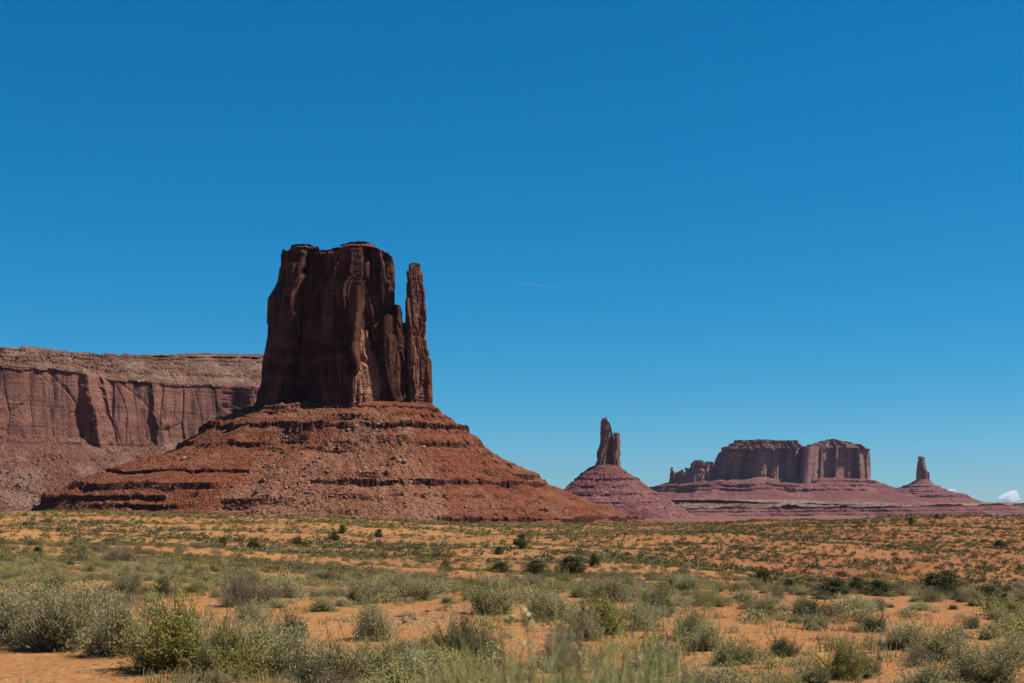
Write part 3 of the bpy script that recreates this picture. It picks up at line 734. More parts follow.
# ------------------------------------------------------------------ the low banded bench in front of the far mesas
be = np.linspace(600, 1320, 900)
bD = np.interp(be, [600, 700, 900, 1000, 1320], [7300, 7000, 7200, 8200, 10500])
bpath = np.stack([X(be, bD), bD - 90 * fbm(be / 40, be * 0, seed=77, oct=3)], -1)
tb = np.gradient(np.stack([X(be, bD), bD], -1), axis=0); bn = np.stack([tb[:, 1], -tb[:, 0]], -1); bn /= np.linalg.norm(bn, axis=1)[:, None]
bs = np.concatenate([[0], np.cumsum(np.hypot(*(bpath[1:] - bpath[:-1]).T))])
def bl_(vals): return Z(np.interp(be, [600, 650, 700, 860, 950, 1024, 1320], vals), bD)
M_BENCH = talus_mat('bench_flats', (0.32, 0.18, 0.12), (0.28, 0.13, 0.09), (0.38, 0.27, 0.18), 7.0, 0.9)
bench = empty('rock_bench', (X(850, 7200), 7200, 0), 'low mauve rock bench with a pale scrubby top below the far mesas', 'rock bench')
o, BP = strip('bench_top', bench, bpath, bn, bs, [dict(d=-2600.0, z=bl_([516, 508, 501, 499, 501, 505, 504])), dict(d=-1200.0, z=bl_([516, 508, 502.5, 500.5, 502, 505, 504])), dict(d=-500.0, z=bl_([517, 510, 505, 503.5, 504.5, 505, 504])), dict(d=0.0, z=bl_([518, 512, 508, 507.5, 506, 504.5, 503.5]))], M_BENCH, 481, size=7.0, res=14.0, rub=0.4, gully=0.6)
fix_normals(o)
o, _ = strip('bench_wall', bench, bpath, bn, bs, [dict(d=-4.0, z=bl_([518, 512, 508, 507.5, 506, 504.5, 503.5])), dict(d=3.0, z=bl_([518, 512.5, 508.8, 508.3, 507, 505.5, 504.5]), led=10, amp=0.8), dict(d=60.0, z=bl_([519, 514.5, 512, 511, 510, 509, 508]), led=12, amp=0.7), dict(d=150.0, z=bl_([521, 517, 515.5, 514.5, 513, 512.5, 512]), led=8, amp=0.5), dict(d=420.0, z=bl_([527, 524, 522, 521, 520, 520, 520]))], M_FARTALUS, 491, size=5.0, res=6.0, rub=0.5, gully=0.8, jitk=0.35)
fix_normals(o)
settle(bench)

#VEG#
# ------------------------------------------------------------------ boulders on the slopes
def rock_mesh(name, seed, mat, sub=2):
    r = np.random.default_rng(seed)
    import bmesh
    bm = bmesh.new(); bmesh.ops.create_icosphere(bm, subdivisions=sub, radius=1.0)
    v = np.array([q.co[:] for q in bm.verts]); f = np.array([[w.index for w in q.verts] for q in bm.faces]); bm.free()
    for _ in range(9):
        n = r.normal(size=3); n /= np.linalg.norm(n); h = r.uniform(0.45, 0.8)
        d = v @ n; m = d > h
        v[m] -= np.outer(d[m] - h, n)
    v = v * np.array([1.0, r.uniform(0.65, 1.0), r.uniform(0.55, 0.85)])
    v += r.normal(size=v.shape) * 0.02
    return v, f

ROCKS = [rock_mesh('rock', 500 + i, None) for i in range(7)]
ROCKS_LOW = [rock_mesh('rock', 540 + i, None, 1) for i in range(6)]
BOULDERS = [mesh_np('boulder', v, f, (M_BOULDER,)) for v, f in ROCKS]
M_PALE = plain_mat('pale_boulder_rock', (0.44, 0.22, 0.13), (0.52, 0.30, 0.19), 0.7)
PALE = [mesh_np('boulder', v, f, (M_PALE,)) for v, f in ROCKS]

def merged_rocks(name, pts, size, mat, seed, tags):
    r = np.random.default_rng(seed); V, Fc = [], []; base = 0
    for p, sz in zip(pts, size):
        v, f = ROCKS_LOW[r.integers(len(ROCKS_LOW))]
        a = r.uniform(0, 6.28); c, s_ = math.cos(a), math.sin(a)
        w = v * sz * r.uniform(0.8, 1.2, 3)
        w = np.stack([w[:, 0] * c - w[:, 1] * s_, w[:, 0] * s_ + w[:, 1] * c, w[:, 2]], -1) + p
        V.append(w); Fc.append(f + base); base += len(v)
    o = link(name, mesh_np(name, np.concatenate(V), np.concatenate(Fc), (mat,)))
    return tag(o, *tags, kind='stuff')

def pick(P, cx, n, seed, lo=0.1, hi=0.95, bias=1.0, dark=None):
    """Random points of a slope grid that face the viewer."""
    r = np.random.default_rng(seed)
    flat = P[int(len(P) * lo):int(len(P) * hi)].reshape(-1, 3)
    front = flat[flat[:, 1] < cx]
    px = 512 + F * front[:, 0] / front[:, 1]
    front = front[(px > -60) & (px < 1080)]
    px = 512 + F * front[:, 0] / front[:, 1]; 
    clump = fbm(front[:, 0] / 45, front[:, 2] / 30, seed=seed, oct=3)
    w = sstep(-0.25, 0.45, clump) + 0.08
    return front[r.choice(len(front), n, replace=False, p=w / w.sum())]

pts = pick(TP, D1 - 10, 30000, 601)
keep_ = np.random.default_rng(604).uniform(0, 1, len(pts)) < 0.10 + 0.45 * talus_fan(pts)
pts = pts[keep_]
size = np.clip(0.6 * np.random.default_rng(602).pareto(2.4, len(pts)) + 0.5, 0, 1.7)
merged_rocks('rubble', pts, size, M_BOULDER, 603, ('loose reddish rubble strewn over the talus of the big butte', 'rubble'))
bp = pick(TP, D1 - 30, 700, 611, 0.15)
bp = bp[np.random.default_rng(613).uniform(0, 1, len(bp)) < 0.12 + 0.5 * talus_fan(bp)][:210]
bo_specs = [(183, 461, 5.2), (395, 459, 4.2), (388, 466, 3.6), (404, 463, 3.4), (376, 472, 3.4), (330, 452, 3.6), (305, 470, 3.2), (262, 482, 3.4)]
fl = TP.reshape(-1, 3); fl = fl[fl[:, 1] < D1 - 5]
flpx = 512 + F * fl[:, 0] / fl[:, 1]; flpy = HOR - F * (fl[:, 2] - HC) / fl[:, 1]
hero_lab = ['biggest pale boulder on the left flank of the big butte, above the second dark ledge',
            'pale blocky boulder topping the rock heap on the right flank of the big butte']
r_ = np.random.default_rng(612)
for i in range(len(bo_specs) + len(bp)):
    if i < len(bo_specs):
        bx, by, sz = bo_specs[i]
        p = fl[np.argmin(np.hypot(flpx - bx, flpy - by))]
    else:
        p = bp[i - len(bo_specs)]; sz = 1.6 + 1.9 * r_.uniform(0, 1) ** 2.2
    o = link('boulder', (PALE if i < 8 or i % 3 == 0 else BOULDERS)[r_.integers(7)], None, tuple(p + np.array([0, 0, sz * (0.5 if i < 8 else 0.3)])))
    o.scale = (sz, sz * r_.uniform(0.7, 1.0), sz * r_.uniform(0.7, 1.0)); o.rotation_euler = (r_.uniform(-.4, .4), r_.uniform(-.4, .4), r_.uniform(0, 6.28))
    if i < 2: tag(o, hero_lab[i], 'boulder', 'boulders on the talus of the big butte')
    else: tag(o, 'angular boulder among the rubble on the talus of the big butte', 'boulder', 'boulders on the talus of the big butte')
pts = pick(MPt, 9000, 2600, 621, 0.1, 0.95)
pts = pts[(512 + F * pts[:, 0] / pts[:, 1]) < 260]
size = np.clip(0.9 * np.random.default_rng(622).pareto(2.3, len(pts)) + 0.9, 0, 4.5)
merged_rocks('rubble', pts, size, M_BOULDER, 623, ('pale rubble strewn over the slope below the long left mesa', 'rubble'))
bp = pick(MPt, 9000, 60, 631, 0.15, 0.9)
bp = bp[(512 + F * bp[:, 0] / bp[:, 1]) < 200]
for p in bp:
    sz = r_.uniform(3.0, 6.5)
    o = link('boulder', BOULDERS[r_.integers(7)], None, tuple(p + np.array([0, 0, sz * 0.25])))
    o.scale = (sz, sz * r_.uniform(0.7, 1.0), sz * r_.uniform(0.7, 1.0)); o.rotation_euler = (r_.uniform(-.4, .4), r_.uniform(-.4, .4), r_.uniform(0, 6.28))
    tag(o, 'angular boulder lying on the mauve slope below the long left mesa', 'boulder', 'boulders below the left mesa')

# ------------------------------------------------------------------ plants
M_STEM = plain_mat('grey_bark', (0.26, 0.20, 0.14), (0.42, 0.35, 0.27), 20.0)
M_TRUNK = plain_mat('juniper_bark', (0.09, 0.06, 0.045), (0.16, 0.12, 0.09), 6.0)
M_SAGE = leaf_mat('sage_leaf', (0.26, 0.23, 0.085), (0.36, 0.315, 0.135), (0.33, 0.24, 0.11), 0.26)
M_SALT = leaf_mat('saltbush_leaf', (0.37, 0.335, 0.14), (0.46, 0.405, 0.19), (0.38, 0.29, 0.15), 0.26)
M_RABBIT = leaf_mat('rabbitbrush_leaf', (0.25, 0.23, 0.045), (0.36, 0.315, 0.075), (0.36, 0.27, 0.09), 0.30)
M_BLACK = leaf_mat('blackbrush_leaf', (0.095, 0.095, 0.036), (0.15, 0.135, 0.055), (0.16, 0.12, 0.055), 0.3)
M_DRY = leaf_mat('dry_twig', (0.22, 0.15, 0.075), (0.30, 0.215, 0.11), (0.17, 0.115, 0.06), 0.3)
M_GRASS = leaf_mat('dry_grass_blade', (0.28, 0.235, 0.10), (0.34, 0.27, 0.13), (0.24, 0.22, 0.075), 0.3)
M_GREEN = leaf_mat('green_grass_blade', (0.24, 0.26, 0.075), (0.33, 0.32, 0.11), (0.36, 0.30, 0.15), 0.35)
M_JUN = leaf_mat('juniper_leaf', (0.055, 0.066, 0.02), (0.095, 0.10, 0.033), (0.10, 0.085, 0.04), 0.22)
M_SCRUB = leaf_mat('scrub_leaf', (0.1, 0.1, 0.05), (0.1, 0.1, 0.05), (0.16, 0.12, 0.07), 0.15, tint=True)

def quads(c, ax, L, W, r):
    """One small leaf per row: centre, direction, length and width; three-sided twist comes from a random side vector."""
    ax = ax / (np.linalg.norm(ax, axis=1)[:, None] + 1e-9)
    sd = np.cross(ax, r.normal(size=ax.shape) * 0.55 + np.array([0.25, 0, 1.0])); sd /= np.linalg.norm(sd, axis=1)[:, None] + 1e-9
    a = ax * (L[:, None] * 0.5); b = sd * (W[:, None] * 0.5)
    v = np.stack([c - a, c + b * 1.0, c + a, c - b * 1.0], 1)
    return v.reshape(-1, 3), np.arange(len(c) * 4).reshape(-1, 4)

def tubes(paths, r0, r1):
    """Thin three-sided stems along (K, N, 3) paths."""
    K, N, _ = paths.shape
    t = np.gradient(paths, axis=1); t /= np.linalg.norm(t, axis=2)[..., None] + 1e-9
    u = np.cross(t, np.array([0.31, 0.77, 0.2])); u /= np.linalg.norm(u, axis=2)[..., None] + 1e-9
    w = np.cross(t, u)
    rad = (np.asarray(r0)[..., None] + (np.asarray(r1) - np.asarray(r0))[..., None] * np.linspace(0, 1, N))
    rad = np.broadcast_to(rad, (K, N))[..., None]
    V = np.stack([paths + rad * (u * math.cos(a) + w * math.sin(a)) for a in (0, 2.094, 4.189)], 2)   # K,N,3,3
    idx = np.arange(K * N * 3).reshape(K, N, 3)
    f = []
    for a in range(3):
        b = (a + 1) % 3
        f.append(np.stack([idx[:, :-1, a], idx[:, :-1, b], idx[:, 1:, b], idx[:, 1:, a]], -1).reshape(-1, 4))
    return V.reshape(-1, 3), np.concatenate(f)

def shrub_geo(seed, W=1.0, H=0.65, stems=150, leaves=40, leafL=0.04, leafW=0.012, spread=1.0, start=0.35, lean=0.35, upright=0.0, stemr=0.006, blobs=5):
    """Many bent twigs from a woody base, leaves along the outer part of each; lobed, uneven outline."""
    r = np.random.default_rng(seed)
    nc = 13 + int(r.integers(6)); pick_ = r.integers(0, nc, stems)
    caz = r.uniform(0, 2 * np.pi, nc); cin = np.arccos(1 - r.uniform(0, 1, nc) ** (1.0 - 0.3 * upright) * 0.88); cl_ = r.uniform(0.68, 1.08, nc)
    az = caz[pick_] + r.normal(size=stems) * 0.26 / np.maximum(np.sin(cin[pick_]), 0.3); inc = np.abs(cin[pick_] + r.normal(size=stems) * 0.2) * spread
    inc = np.minimum(inc, 1.5)
    lob = 1 + 0.28 * np.sin(az * 2 + r.uniform(0, 6)) * np.sin(inc) + 0.22 * np.sin(az * 5 + r.uniform(0, 6)) * np.sin(inc * 2)
    ln = np.minimum(r.uniform(0.6, 1.08, stems), r.uniform(0.8, 1.08, stems)) * lob * cl_[pick_]
    ln = ln * np.where(r.uniform(0, 1, stems) < 0.09, r.uniform(1.1, 1.4, stems), 1.0)
    d = np.stack([np.sin(inc) * np.cos(az) * W * 0.5, np.sin(inc) * np.sin(az) * W * 0.5, np.cos(inc) * H * 0.98 + 0.05 * H], -1) * ln[:, None]
    b = np.stack([r.normal(size=stems) * 0.06 * W, r.normal(size=stems) * 0.06 * W, np.full(stems, -0.03)], -1)
    N = 6; t = np.linspace(0, 1, N)[None, :, None]
    mid = b[:, None] + d[:, None] * t
    bend = r.normal(size=(stems, 1, 3)) * np.array([0.09, 0.09, 0.04]) * W
    paths = mid + bend * (t * (1 - t) * 2) + np.array([0, 0, 1.0]) * (t ** 2 - t) * lean * 0.35 * H
    sv, sf = tubes(paths, np.full(stems, stemr), np.full(stems, stemr * 0.35))
    k = r.uniform(start, 1.0, (stems, leaves)) ** 0.85
    kk_ = np.clip(k * (N - 1), 0, N - 1.001); i = kk_.astype(int); fr = (kk_ - i)[..., None]
    rows = np.arange(stems)[:, None]
    c = paths[rows, i] * (1 - fr) + paths[rows, i + 1] * fr
    ax = (paths[rows, i + 1] - paths[rows, i]); ax /= np.linalg.norm(ax, axis=2)[..., None] + 1e-9
    side = r.normal(size=c.shape) * 0.040 * W * (1.25 - 0.8 * k[..., None])
    c = c + side
    c[..., 2] = np.maximum(c[..., 2], 0.01)
    ax = ax * 0.8 + r.normal(size=ax.shape) * 0.75
    n = stems * leaves
    lv, lf = quads(c.reshape(-1, 3), ax.reshape(-1, 3), leafL * r.uniform(0.6, 1.5, n), leafW * r.uniform(0.7, 1.4, n), r)
    return lv, lf, sv, sf

def grass_geo(seed, n=160, W=0.25, H=0.5, bw=0.006, droop=0.5):
    r = np.random.default_rng(seed)
    az = r.uniform(0, 6.283, n); L = H * r.uniform(0.45, 1.05, n); o = r.uniform(0.05, droop, n)
    b = np.stack([r.normal(size=n) * W * 0.3, r.normal(size=n) * W * 0.3, np.full(n, -0.02)], -1)
    t = np.linspace(0, 1, 6)[None, :]
    out = o[:, None] * L[:, None] * (0.5 * t + 0.7 * t ** 2.2)
    p = b[:, None] + np.stack([np.cos(az)[:, None] * out, np.sin(az)[:, None] * out, L[:, None] * (t - 0.35 * (o[:, None]) * t ** 2.5)], -1)
    sd = np.stack([-np.sin(az + 0.6), np.cos(az + 0.6), 0 * az], -1)[:, None] * (bw * (1 - 0.85 * t))[..., None]
    V = np.stack([p - sd, p + sd], 2)
    idx = np.arange(n * 12).reshape(n, 6, 2)
    f = np.stack([idx[:, :-1, 0], idx[:, :-1, 1], idx[:, 1:, 1], idx[:, 1:, 0]], -1).reshape(-1, 4)
    return V.reshape(-1, 3), f

KINDS = {
    'sagebrush':   (M_SAGE, dict(W=1.15, H=0.72, stems=320, leaves=44, leafL=0.030, leafW=0.011)),
    'saltbush':    (M_SALT, dict(W=1.1, H=0.62, stems=320, leaves=42, leafL=0.028, leafW=0.011, lean=0.2)),
    'rabbitbrush': (M_RABBIT, dict(W=1.0, H=0.78, stems=400, leaves=40, leafL=0.038, leafW=0.0075, spread=0.85, upright=0.5, start=0.3)),
    'blackbrush':  (M_BLACK, dict(W=0.95, H=0.66, stems=260, leaves=36, leafL=0.032, leafW=0.014, start=0.25)),
    'dry_shrub':   (M_DRY, dict(W=1.1, H=0.8, stems=330, leaves=16, leafL=0.05, leafW=0.006, spread=0.9, start=0.5, stemr=0.004)),
}
VAR = {}
for ki, (kn, (lm, kw)) in enumerate(KINDS.items()):
    VAR[kn] = []
    for q in range(5):
        kw2 = dict(kw); rr = np.random.default_rng(900 + ki * 10 + q)
        kw2['W'] *= rr.uniform(0.85, 1.2); kw2['H'] *= rr.uniform(0.85, 1.15)
        lv, lf, sv, sf = shrub_geo(1000 + ki * 10 + q, **kw2)
        whole = mesh_np(kn, np.vstack([lv, sv]), np.vstack([lf, sf + len(lv)]), (lm, M_STEM), fm=np.concatenate([np.zeros(len(lf)), np.ones(len(sf))]))
        VAR[kn].append((whole, mesh_np('foliage', lv, lf, (lm,)), mesh_np('stems', sv, sf, (M_STEM,))))
GRASS = [mesh_np('grass_clump', *grass_geo(1200 + i, n=130, W=0.3, H=0.34, bw=0.005, droop=0.8), (M_GRASS,)) for i in range(4)]

def at_px(px, py):
    """Ground point seen at that direction (marches along the ray until it meets the ground)."""
    dz = (HOR - py) / F; dx = (px - 512) / F
    y = np.exp(np.linspace(math.log(9), math.log(700), 3000))
    g = ground_z(dx * y, y); ray = HC + dz * y
    hit = np.argmax(ray <= g)
    return np.array([dx * y[hit], y[hit], g[hit]])

def place(mesh, name, p, w, hz, rz, label, cat, group, parts=None):
    if parts is None:
        o = link(name, mesh, None, tuple(p))
    else:
        o = link(name, None, None, tuple(p))
        link('foliage', parts[0], o); link('stems', parts[1], o)
    o.scale = (w, w, hz); o.rotation_euler = (0, 0, rz)
    return tag(o, label, cat, group)

taken = []
# hero shrubs: (kind, px, base py, width px, height px, label)
HERO = [
    ('rabbitbrush', 178, 668, 112, 72, 'largest olive green bush at the lower left, taller than everything round it'),
    ('rabbitbrush', 232, 678, 84, 62, 'olive green bush leaning out right of the largest bush at the lower left'),
    ('sagebrush', 118, 655, 84, 62, 'grey green sagebrush touching the left side of the largest olive bush'),
    ('sagebrush', 58, 650, 92, 60, 'wide grey sagebrush on the sand edge near the lower left corner'),
    ('saltbush', 18, 644, 70, 56, 'pale grey bush cut by the left edge of the photo'),
    ('sagebrush', 92, 632, 80, 48, 'grey sagebrush in the second row behind the left sand edge'),
    ('sagebrush', 30, 622, 80, 44, 'pale sagebrush close to the left edge behind the front row'),
    ('blackbrush', 291, 638, 36, 28, 'small round dark green bush alone on bare sand right of the big olive bush'),
    ('dry_shrub', 240, 606, 52, 40, 'tall brown dry shrub behind the big olive bush'),
    ('dry_shrub', 268, 605, 36, 26, 'low brown dry shrub beside the tall brown one'),
    ('blackbrush', 162, 598, 26, 24, 'small dark tree shaped bush with bare stems on the sand strip'),
    ('blackbrush', 126, 592, 32, 20, 'dark green bush left of the small tree shaped bush'),
    ('saltbush', 285, 598, 52, 24, 'pale blue green bush right of the brown dry shrubs'),
    ('rabbitbrush', 56, 587, 44, 18, 'bright yellow green bush among the grey ones at the left'),
    ('rabbitbrush', 198, 592, 30, 14, 'bright green low bush just left of the tall brown shrub'),
    ('dry_shrub', 118, 562, 46, 20, 'yellow brown brushy shrub on the dune crest at the left'),
    ('saltbush', 250, 622, 34, 22, 'pale straw tinted bush between the brown shrub and the lone dark bush'),
    ('saltbush', 292, 676, 96, 54, 'tangled grey bush at the bottom edge right of the olive bush'),
    ('sagebrush', 262, 660, 60, 46, 'grey sagebrush half hidden behind the olive bush'),
    ('saltbush', 373, 640, 44, 40, 'pale rounded bush left of the gravel patch'),
    ('sagebrush', 362, 603, 46, 26, 'sagebrush behind the gravel patch at its left end'),
    ('blackbrush', 456, 651, 50, 38, 'dark bush standing right on the gravel patch'),
    ('blackbrush', 484, 656, 38, 30, 'dark bush touching the right side of the gravel patch bush'),
    ('sagebrush', 490, 614, 62, 32, 'wide grey green bush at the upper edge of the gravel patch'),
    ('saltbush', 548, 620, 60, 34, 'straw tinted bush right of the gravel patch'),
    ('rabbitbrush', 602, 632, 66, 38, 'broad yellow green bush right of centre'),
    ('saltbush', 640, 630, 40, 32, 'pale bush touching the broad yellow green bush'),
    ('sagebrush', 612, 602, 56, 26, 'grey bush behind the broad yellow green bush'),
    ('sagebrush', 583, 640, 44, 36, 'grey sagebrush in front of the broad yellow green bush'),
    ('sagebrush', 655, 602, 40, 20, 'rounded grey bush right of the bush row behind the yellow green one'),
    ('rabbitbrush', 838, 678, 62, 48, 'big dark olive bush at the bottom right of centre'),
    ('blackbrush', 866, 676, 40, 30, 'dark bush touching the right side of the big dark olive bush'),
    ('sagebrush', 764, 613, 34, 20, 'grey bush on open sand behind the big dark olive bush'),
    ('blackbrush', 808, 616, 42, 22, 'dark green bush on open sand near the juniper row'),
    ('saltbush', 853, 612, 52, 20, 'pale wide bush below the juniper row'),
    ('sagebrush', 734, 664, 52, 34, 'grey bush on the sand at the bottom between centre and right'),
    ('saltbush', 704, 650, 44, 38, 'pale bush left of the grey bush on the bottom sand'),
    ('blackbrush', 784, 656, 38, 26, 'small dark bush left of the big dark olive bush'),
    ('sagebrush', 690, 640, 44, 40, 'grey bush right of the pale straw clump in the lower middle'),
    ('sagebrush', 985, 682, 76, 54, 'large grey sagebrush in the lower right corner'),
    ('saltbush', 1008, 664, 56, 40, 'pale bush cut by the right edge of the photo'),
    ('blackbrush', 972, 628, 24, 16, 'small round dark bush on bare sand at the right'),
    ('rabbitbrush', 1008, 612, 40, 18, 'green bush at the right edge below the junipers'),
    ('sagebrush', 940, 660, 64, 40, 'grey green bush left of the lower right corner'),
    ('sagebrush', 352, 681, 86, 44, 'grey sagebrush at the bottom edge below the gravel patch'),
    ('saltbush', 418, 683, 70, 36, 'tangled pale bush at the bottom edge left of the roadside grass'),
    ('sagebrush', 402, 660, 52, 26, 'low grey bush between the gravel patch and the bottom edge'),
    ('saltbush', 660, 676, 56, 34, 'straw pale bush at the bottom edge right of the roadside grass'),
    ('rabbitbrush', 248, 596, 22, 12, 'small yellow green bush between the brown shrub and the dip'),
    ('rabbitbrush', 425, 652, 26, 18, 'small bright green bush left of the dark gravel patch bush'),
    ('sagebrush', 905, 648, 60, 34, 'mid grey bush behind the right hand front row'),
]
rg = np.random.default_rng(77)
for i, (kn, px, py, wp, hp, lab) in enumerate(HERO):
    p = at_px(px, py); wm, hm = wp * p[1] / F, hp * p[1] / F * (0.78 if px > 660 else 0.92)
    whole, fol, stm = VAR[kn][i % 5]
    vco = np.zeros(len(whole.vertices) * 3, np.float32); whole.vertices.foreach_get('co', vco); vco = vco.reshape(-1, 3)
    ext = np.percentile(np.hypot(vco[:, 0], vco[:, 1]), 97) * 2; top = np.percentile(vco[:, 2], 99)
    place(None, kn, p - np.array([0, 0, 0.02]), wm / ext, hm / top, rg.uniform(0, 6.28), lab, {'dry_shrub': 'dry shrub'}.get(kn, kn), None, parts=(fol, stm))
    taken.append((p[0], p[1], wm * 0.40))

def scatter(n, dmin, dmax, power, seed, pxr=(-70, 1094)):
    r = np.random.default_rng(seed)
    y = (r.uniform(0, 1, n) * (dmax ** power - dmin ** power) + dmin ** power) ** (1 / power)
    px = r.uniform(*pxr, n)
    return (px - 512) / F * y, y, px

OPEN = [(60, 678, 90, 24), (312, 634, 44, 32), (425, 630, 66, 27), (185, 606, 50, 11), (545, 644, 44, 20), (350, 664, 20, 14), (770, 642, 62, 20), (705, 624, 52, 14), (905, 626, 32, 14), (965, 622, 34, 14), (690, 668, 40, 18), (280, 577, 36, 8), (560, 602, 26, 8), (880, 676, 22, 14)]
def openness(px, py):
    o = np.zeros_like(px)
    for a, b, w, h in OPEN: o = np.maximum(o, np.exp(-(((px - a) / w) ** 2 + ((py - b) / h) ** 2) ** 2))
    return o
counts = {k: 0 for k in KINDS}
for kn, *_ in HERO: counts[kn] += 1
bx, by, bpx = scatter(8000, 13, 125, 1.8, 701)
bz = ground_z(bx, by); brow = HOR - (bz - HC) / by * F
dens = sstep(-0.45, 0.3, fbm(bx / 7, by / 9, seed=703, oct=3)) * (1 - openness(bpx, brow))
dens = dens * np.where(bpx < 330, 1.0, 0.85)
ok = rg.uniform(0, 1, len(bx)) < dens
SIDE = ['left', 'middle', 'right']
DESC = {'sagebrush': 'grey green sagebrush', 'saltbush': 'pale grey saltbush', 'rabbitbrush': 'yellow green rabbitbrush', 'blackbrush': 'dark green blackbrush', 'dry_shrub': 'brown dry twiggy shrub'}
LIM = {'sagebrush': 295, 'saltbush': 240, 'rabbitbrush': 220, 'blackbrush': 240, 'dry_shrub': 110}
order = np.argsort(by); nb = 0; ymax = 0
for q in order:
    if not ok[q] or nb > 1080: continue
    x, y, z = bx[q], by[q], bz[q]
    kn = rg.choice(list(KINDS), p=[0.35, 0.23, 0.20, 0.12, 0.10] if bpx[q] < 480 else [0.37, 0.16, 0.14, 0.24, 0.09])
    if counts[kn] >= LIM[kn]: continue
    sc = float(np.clip(rg.lognormal(-0.58, 0.40), 0.25, 1.15))
    rad = 0.40 * sc
    if brow[q] > 690 and y < 14: continue
    if any((x - a) ** 2 + (y - b) ** 2 < (c + rad) ** 2 for a, b, c in taken): continue
    ymax = max(ymax, y); taken.append((x, y, rad)); counts[kn] += 1; nb += 1
    side = SIDE[int(np.clip(bpx[q] / 342, 0, 2))]
    row = 'foreground' if y < 34 else 'far rows of the flat before the dip'
    lab = f'{DESC[kn]} on sand in the {side} of the foreground' if y < 34 else f'small {DESC[kn]} in the rows before the dip, {side} side'
    place(VAR[kn][rg.integers(5)][0], kn, (x, y, z - 0.02), sc, sc * rg.uniform(0.62, 0.95), rg.uniform(0, 6.28), lab, {'dry_shrub': 'dry shrub'}.get(kn, kn), f'{kn.replace("_", " ")} plants on the near flat')

print('near shrubs', counts, 'out to', ymax)
# grass clumps between the shrubs: the nearest ones single, the rest one mass
gx, gy, gpx = scatter(15000, 12, 110, 1.75, 711)
gz = ground_z(gx, gy); gpy = HOR - (gz - HC) / gy * F
gok = rg.uniform(0, 1, len(gx)) < sstep(-0.35, 0.35, fbm(gx / 5, gy / 6, seed=713, oct=3)) * (1 - 0.75 * openness(gpx, gpy))
idx = [q for q in np.argsort(gy) if gok[q]]
for q in idx[:270]:
    s_ = rg.uniform(0.5, 1.15)
    o = link('grass_clump', GRASS[rg.integers(4)], None, (gx[q], gy[q], gz[q])); o.scale = (s_, s_, s_ * rg.uniform(0.7, 1.2)); o.rotation_euler = (0, 0, rg.uniform(0, 6.28))
    tag(o, f'dry straw coloured grass clump on foreground sand, {SIDE[int(np.clip(gpx[q] / 342, 0, 2))]} side', 'grass clump', 'dry grass clumps in the foreground')

def merged(name, geos, xs, ys, zs, sc, hz, tints, label, cat, mat, seed):
    r = np.random.default_rng(seed); V, Fc, T = [], [], []; base = 0
    for k in range(len(xs)):
        v, f = geos[r.integers(len(geos))]
        a = r.uniform(0, 6.283); c, s_ = math.cos(a), math.sin(a)
        w = np.stack([(v[:, 0] * c - v[:, 1] * s_) * sc[k] + xs[k], (v[:, 0] * s_ + v[:, 1] * c) * sc[k] + ys[k], v[:, 2] * hz[k] + zs[k]], -1)
        V.append(w); Fc.append(f + base); base += len(v)
        T.append(np.broadcast_to(tints[k], (len(v), 3)))
    o = link(name, mesh_np(name, np.concatenate(V), np.concatenate(Fc), (mat,), tint=np.concatenate(T)))
    return tag(o, label, cat, kind='stuff')
lx, ly, lpx = scatter(16000, 13, 125, 1.7, 761)
lz = ground_z(lx, ly); lpy = HOR - (lz - HC) / ly * F
lk = rg.uniform(0, 1, len(lx)) < (0.14 + 0.50 * sstep(-0.2, 0.4, fbm(lx / 9, ly / 10, seed=763, oct=4))) * (1 - 0.93 * openness(lpx, lpy))
LOWFILL = (lx[lk], ly[lk], lz[lk])
TUFT = [grass_geo(1260 + i, n=20, W=0.4, H=0.3, bw=0.009, droop=1.0) for i in range(5)]
rest = np.array(idx[270:])
t0 = np.array([[0.30, 0.24, 0.10], [0.22, 0.20, 0.07], [0.33, 0.26, 0.13], [0.19, 0.19, 0.055]]) * np.array([0.9, 0.9, 0.8])
merged('dry_grass', TUFT, gx[rest], gy[rest], gz[rest], rg.uniform(0.6, 1.3, len(rest)), rg.uniform(0.5, 1.1, len(rest)), t0[rg.integers(0, 4, len(rest))], 'thin dry grass growing between the shrubs of the near flat', 'grass', M_SCRUB, 721)

# scrub of the slopes beyond: thousands of plants, one mass
LOWS, LOWN = [], []
for q in range(12):
    r = np.random.default_rng(1300 + q); n = 70 if q < 7 else 520; sm = 0.9 if q < 7 else 0.30
    az = r.uniform(0, 6.283, n); inc = np.arccos(1 - r.uniform(0, 1, n) * 0.95); R_ = r.uniform(0.35, 1.0, n) ** 0.6
    c = np.stack([np.sin(inc) * np.cos(az) * 0.5 * R_, np.sin(inc) * np.sin(az) * 0.5 * R_, np.cos(inc) * 0.55 * R_ + 0.07], -1)
    c *= (1 + 0.3 * np.sin(az * 3 + q))[:, None] ** np.array([1, 1, 0.5])
    (LOWS if q < 7 else LOWN).append(quads(c, c * 0.6 + r.normal(size=c.shape) * 0.5, sm * r.uniform(0.16, 0.30, n), sm * r.uniform(0.10, 0.18, n), r))
fx_, fy_, fpx = scatter(56000, 75, 700, 1.85, 731, (-60, 1084))
fz = ground_z(fx_, fy_); fpy = HOR - (fz - HC) / fy_ * F
cl = fbm(fx_ / 14, fy_ / 20, seed=733, oct=4); cl2 = fbm(fx_ / 110, fy_ / 38, seed=734, oct=4)
pr_ = 0.16 + 0.95 * sstep(-0.2, 0.35, cl) * (0.45 + 0.9 * sstep(-0.3, 0.2, cl2)) + 0.45 * sstep(0.05, 0.35, cl2)
pr_ = pr_ * np.where(fy_ > 430, 2.0, 1.0) * np.where(fpx > 540, 1.65, 1.0)
